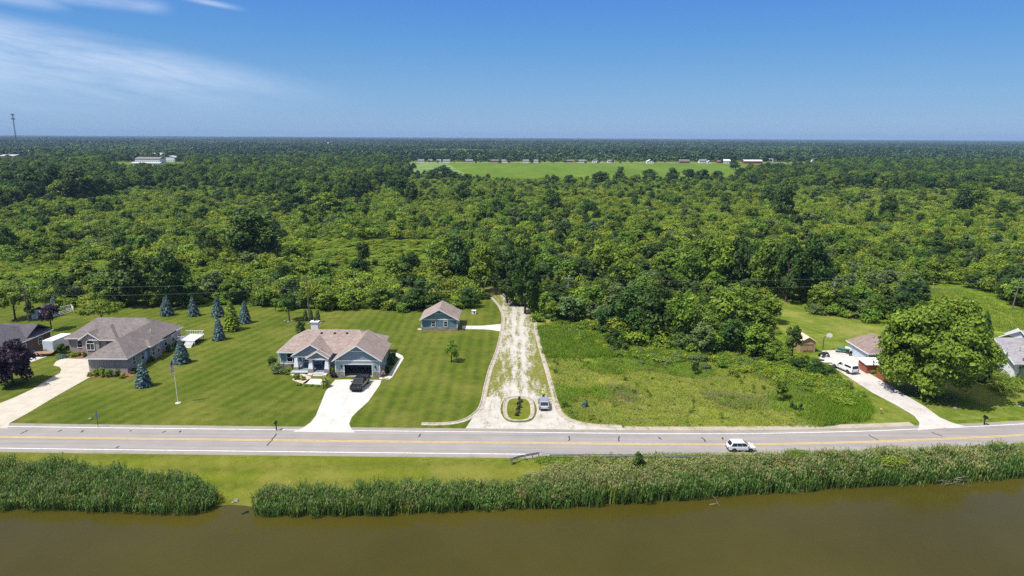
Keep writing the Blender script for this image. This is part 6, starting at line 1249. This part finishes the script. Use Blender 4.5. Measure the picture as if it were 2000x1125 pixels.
q = G(66, 693); tag(place(MB().tube([(0, 0, 0), (0, 0, .05), (0, 0, .85), (0, 0, .9)], [.25, .3, .3, .25], 12).build('barrel', 'blue_plastic'), (q.x, q.y, .02)), 'blue barrel against the dark brick wall', 'barrel'); q = G(97, 690); tag(place(MB().tube([(0, 0, 0), (0, 0, .05), (0, 0, .6), (0, 0, .65)], [.3, .35, .3, .2], 10).build('tub', 'blue_plastic'), (q.x, q.y, .02)), 'bright blue tub at the foot of the white cargo trailer', 'tub')
# yard vehicles by the white garage
def atv(x, y, rz, lab, mat):
    q = G(x, y); H = local('atv', lab, 'ATV'); ring_loft(m := MB(), [(-.9, [(.3, .55), (.35, .75), (.2, .8)]), (-.4, [(.3, .45), (.35, .75), (.2, .88)]), (.2, [(.2, .45), (.22, .8), (.12, .9)]), (.85, [(.3, .5), (.36, .72), (.2, .8)])]); m.build('body', mat, H)
    for u in (-.65, .65):
        for s in (-1, 1): wheel(H, u, s * .5, .28, s)
    MB().tube([(.35, -.35, 1.1), (.45, 0, 1.0), (.35, .35, 1.1)], .025, 5).tube([(.45, 0, .8), (.45, 0, 1.02)], .03, 5).build('handlebar', 'dark', H); MB().box(-.45, .1, -.15, .15, .87, .98).build('seat', 'dark', H); place(H, (q.x, q.y, .05), rz)
atv(1668, 695, R(150), 'black four-wheeler parked in front of the pale blue garage door', 'black_paint')
atv(1609, 697, R(20), 'dark small vehicle parked at the foot of the plank shed', 'dark')
q = G(1651, 689); H = local('small_boat', 'small boat on a trailer beside the pale blue garage door', 'boat'); ring_loft(m := MB(), [(-1.7, [(.35, .45), (.6, .9), (.55, .92)]), (.2, [(.35, .42), (.65, .9), (.6, .92)]), (1.2, [(.15, .5), (.4, .92), (.35, .94)]), (1.7, [(.02, .7), (.06, .95), (.03, .97)])]); m.build('hull', 'green_plastic', H)
MB().box(-.6, .1, -.4, .4, .93, 1.15).build('console', 'white', H); MB().box(-1.9, 1.9, -.5, .5, .3, .38).build('trailer_frame', 'steel', H)
for s in (-1, 1): wheel(H, -.3, s * .72, .27, s)
place(H, (q.x, q.y, .05), R(160))
q = G(1663, 689); tag(place(MB().tube([(0, 0, 0), (0, 0, .05), (0, 0, .8), (0, 0, .85)], [.22, .28, .28, .22], 12).build('barrel', 'blue_plastic'), (q.x, q.y, .04)), 'bright blue barrel between the boat and the four-wheeler', 'barrel')
q = G(1610, 714); H = local('small_boat', 'white boat or personal watercraft partly hidden by bushes left of the white pickup', 'boat'); ring_loft(m := MB(), [(-1.6, [(.35, .4), (.6, .75), (.5, .8)]), (0, [(.35, .35), (.62, .75), (.5, .85)]), (1.2, [(.15, .5), (.4, .85), (.3, .95)]), (1.6, [(.02, .7), (.06, .85), (.03, .87)])]); m.build('hull', 'white_paint', H); MB().box(-.9, -.1, -.25, .25, .82, 1.0).build('seat', 'dark', H); place(H, (q.x, q.y, .1), R(-25))
# people
def person(lab, loc, rz, shirt, pants, arm=0.):
    o = local('person', lab, 'person'); J = {}; V = []; Rr = []; E = []
    def add(nm, co, r_, par=None):
        J[nm] = len(V); V.append(co); Rr.append(r_)
        if par is not None: E.append((J[par], J[nm]))
    add('pelvis', (0, 0, .96), .15); add('waist', (0, 0, 1.1), .13, 'pelvis'); add('chest', (0, .01, 1.32), .16, 'waist'); add('neck', (0, .0, 1.50), .06, 'chest'); add('chin', (0, -.01, 1.58), .075, 'neck'); add('head', (0, 0, 1.68), .10, 'chin'); add('crown_', (0, .01, 1.76), .07, 'head')
    for s, n in ((1, 'l'), (-1, 'r')):
        add('sh' + n, (s * .19, 0, 1.44), .065, 'chest'); add('el' + n, (s * .26, -.03 - arm * .1, 1.17), .045, 'sh' + n); add('wr' + n, (s * .26, -.12 - arm * .2, .95 + arm * .15), .028, 'el' + n); add('pa' + n, (s * .255, -.15 - arm * .22, .88 + arm * .15), .034, 'wr' + n)
        for k, (dx, l_) in enumerate(((-.03, .075), (-.01, .09), (.01, .085), (.03, .065))):
            add(f'f{n}{k}', (s * .255 + dx, -.17 - arm * .22, .88 - l_ * .7 + arm * .15), .010, 'pa' + n); add(f'g{n}{k}', (s * .255 + dx, -.155 - arm * .22, .88 - l_ * 1.3 + arm * .15), .008, f'f{n}{k}')
        add('th' + n, (s * .215, -.19 - arm * .22, .86 + arm * .15), .011, 'pa' + n)
        add('hp' + n, (s * .10, 0, .90), .10, 'pelvis'); add('kn' + n, (s * .11, -.02, .50), .062, 'hp' + n); add('an' + n, (s * .11, .02, .09), .04, 'kn' + n); add('to' + n, (s * .12, -.15, .04), .035, 'an' + n)
    me = bpy.data.meshes.new('body'); me.from_pydata(V, E, []); me.materials.append(MT['skin']); b = bpy.data.objects.new('body', me); COL.objects.link(b); b.parent = o
    b.modifiers.new('skin', 'SKIN'); b.modifiers.new('sub', 'SUBSURF').levels = 1; b.modifiers['sub'].render_levels = 2
    for i, d in enumerate(me.skin_vertices[0].data): d.radius = (Rr[i], Rr[i]); d.use_root = (i == 0)
    def cloth(nm, names, mat, grow):
        idx = [J[n] for n in names]; mp_ = {j: i for i, j in enumerate(idx)}; m2 = bpy.data.meshes.new(nm); m2.from_pydata([V[j] for j in idx], [(mp_[a], mp_[c]) for a, c in E if a in mp_ and c in mp_], []); m2.materials.append(MT[mat])
        c = bpy.data.objects.new(nm, m2); COL.objects.link(c); c.parent = o; c.modifiers.new('skin', 'SKIN'); c.modifiers.new('sub', 'SUBSURF').render_levels = 2
        for i, d in enumerate(m2.skin_vertices[0].data): q = Rr[idx[i]] * 1.05 + grow; d.radius = (q, q); d.use_root = (i == 0)
    cloth('shirt', ['pelvis', 'waist', 'chest', 'shl', 'ell', 'shr', 'elr'], shirt, .022); cloth('trousers', ['pelvis', 'hpl', 'knl', 'anl', 'hpr', 'knr', 'anr'], pants, .018); cloth('hair', ['head', 'crown_'], 'hair', .012)
    m = MB().solid([(-.015, -.10, 1.66), (.015, -.10, 1.66), (0, -.125, 1.655), (0, -.10, 1.69)], [(0, 1, 2), (0, 2, 3), (1, 3, 2)]); m.build('nose', 'skin', o)
    place(o, loc, rz)
p = G(1062, 787); person('person in a bright yellow-green high-visibility shirt in front of the silver car', (p.x, p.y + 1.2, .03), R(200), 'hivis', 'jeans', .6)
p = G(749, 741); person('person in a pink top and dark trousers at the garage corner', (p.x, p.y, .06), R(15), 'pink_cloth', 'jeans', .3)

# ------------------------------------------------------------------ haze: a closed box of thin even air round everything on the ground
hm = bpy.data.materials.new('haze'); hm.use_nodes = True; t = hm.node_tree; t.nodes.clear(); ho = t.nodes.new('ShaderNodeOutputMaterial'); pv = t.nodes.new('ShaderNodeVolumePrincipled')
pv.inputs['Color'].default_value = (.40, .60, .92, 1); pv.inputs['Density'].default_value = .00008; pv.inputs['Anisotropy'].default_value = 0.0; t.links.new(pv.outputs[0], ho.inputs['Volume'])
MT['haze'] = hm; o = MB().box(-FAR - 60, FAR + 60, -170, FAR + 60, -60, 100).build('haze', 'haze'); o['kind'] = 'stuff'; tag(o, 'thin blue summer haze over the distant woods', 'haze', None, 'stuff')
S.view_settings.exposure = S.view_settings.exposure
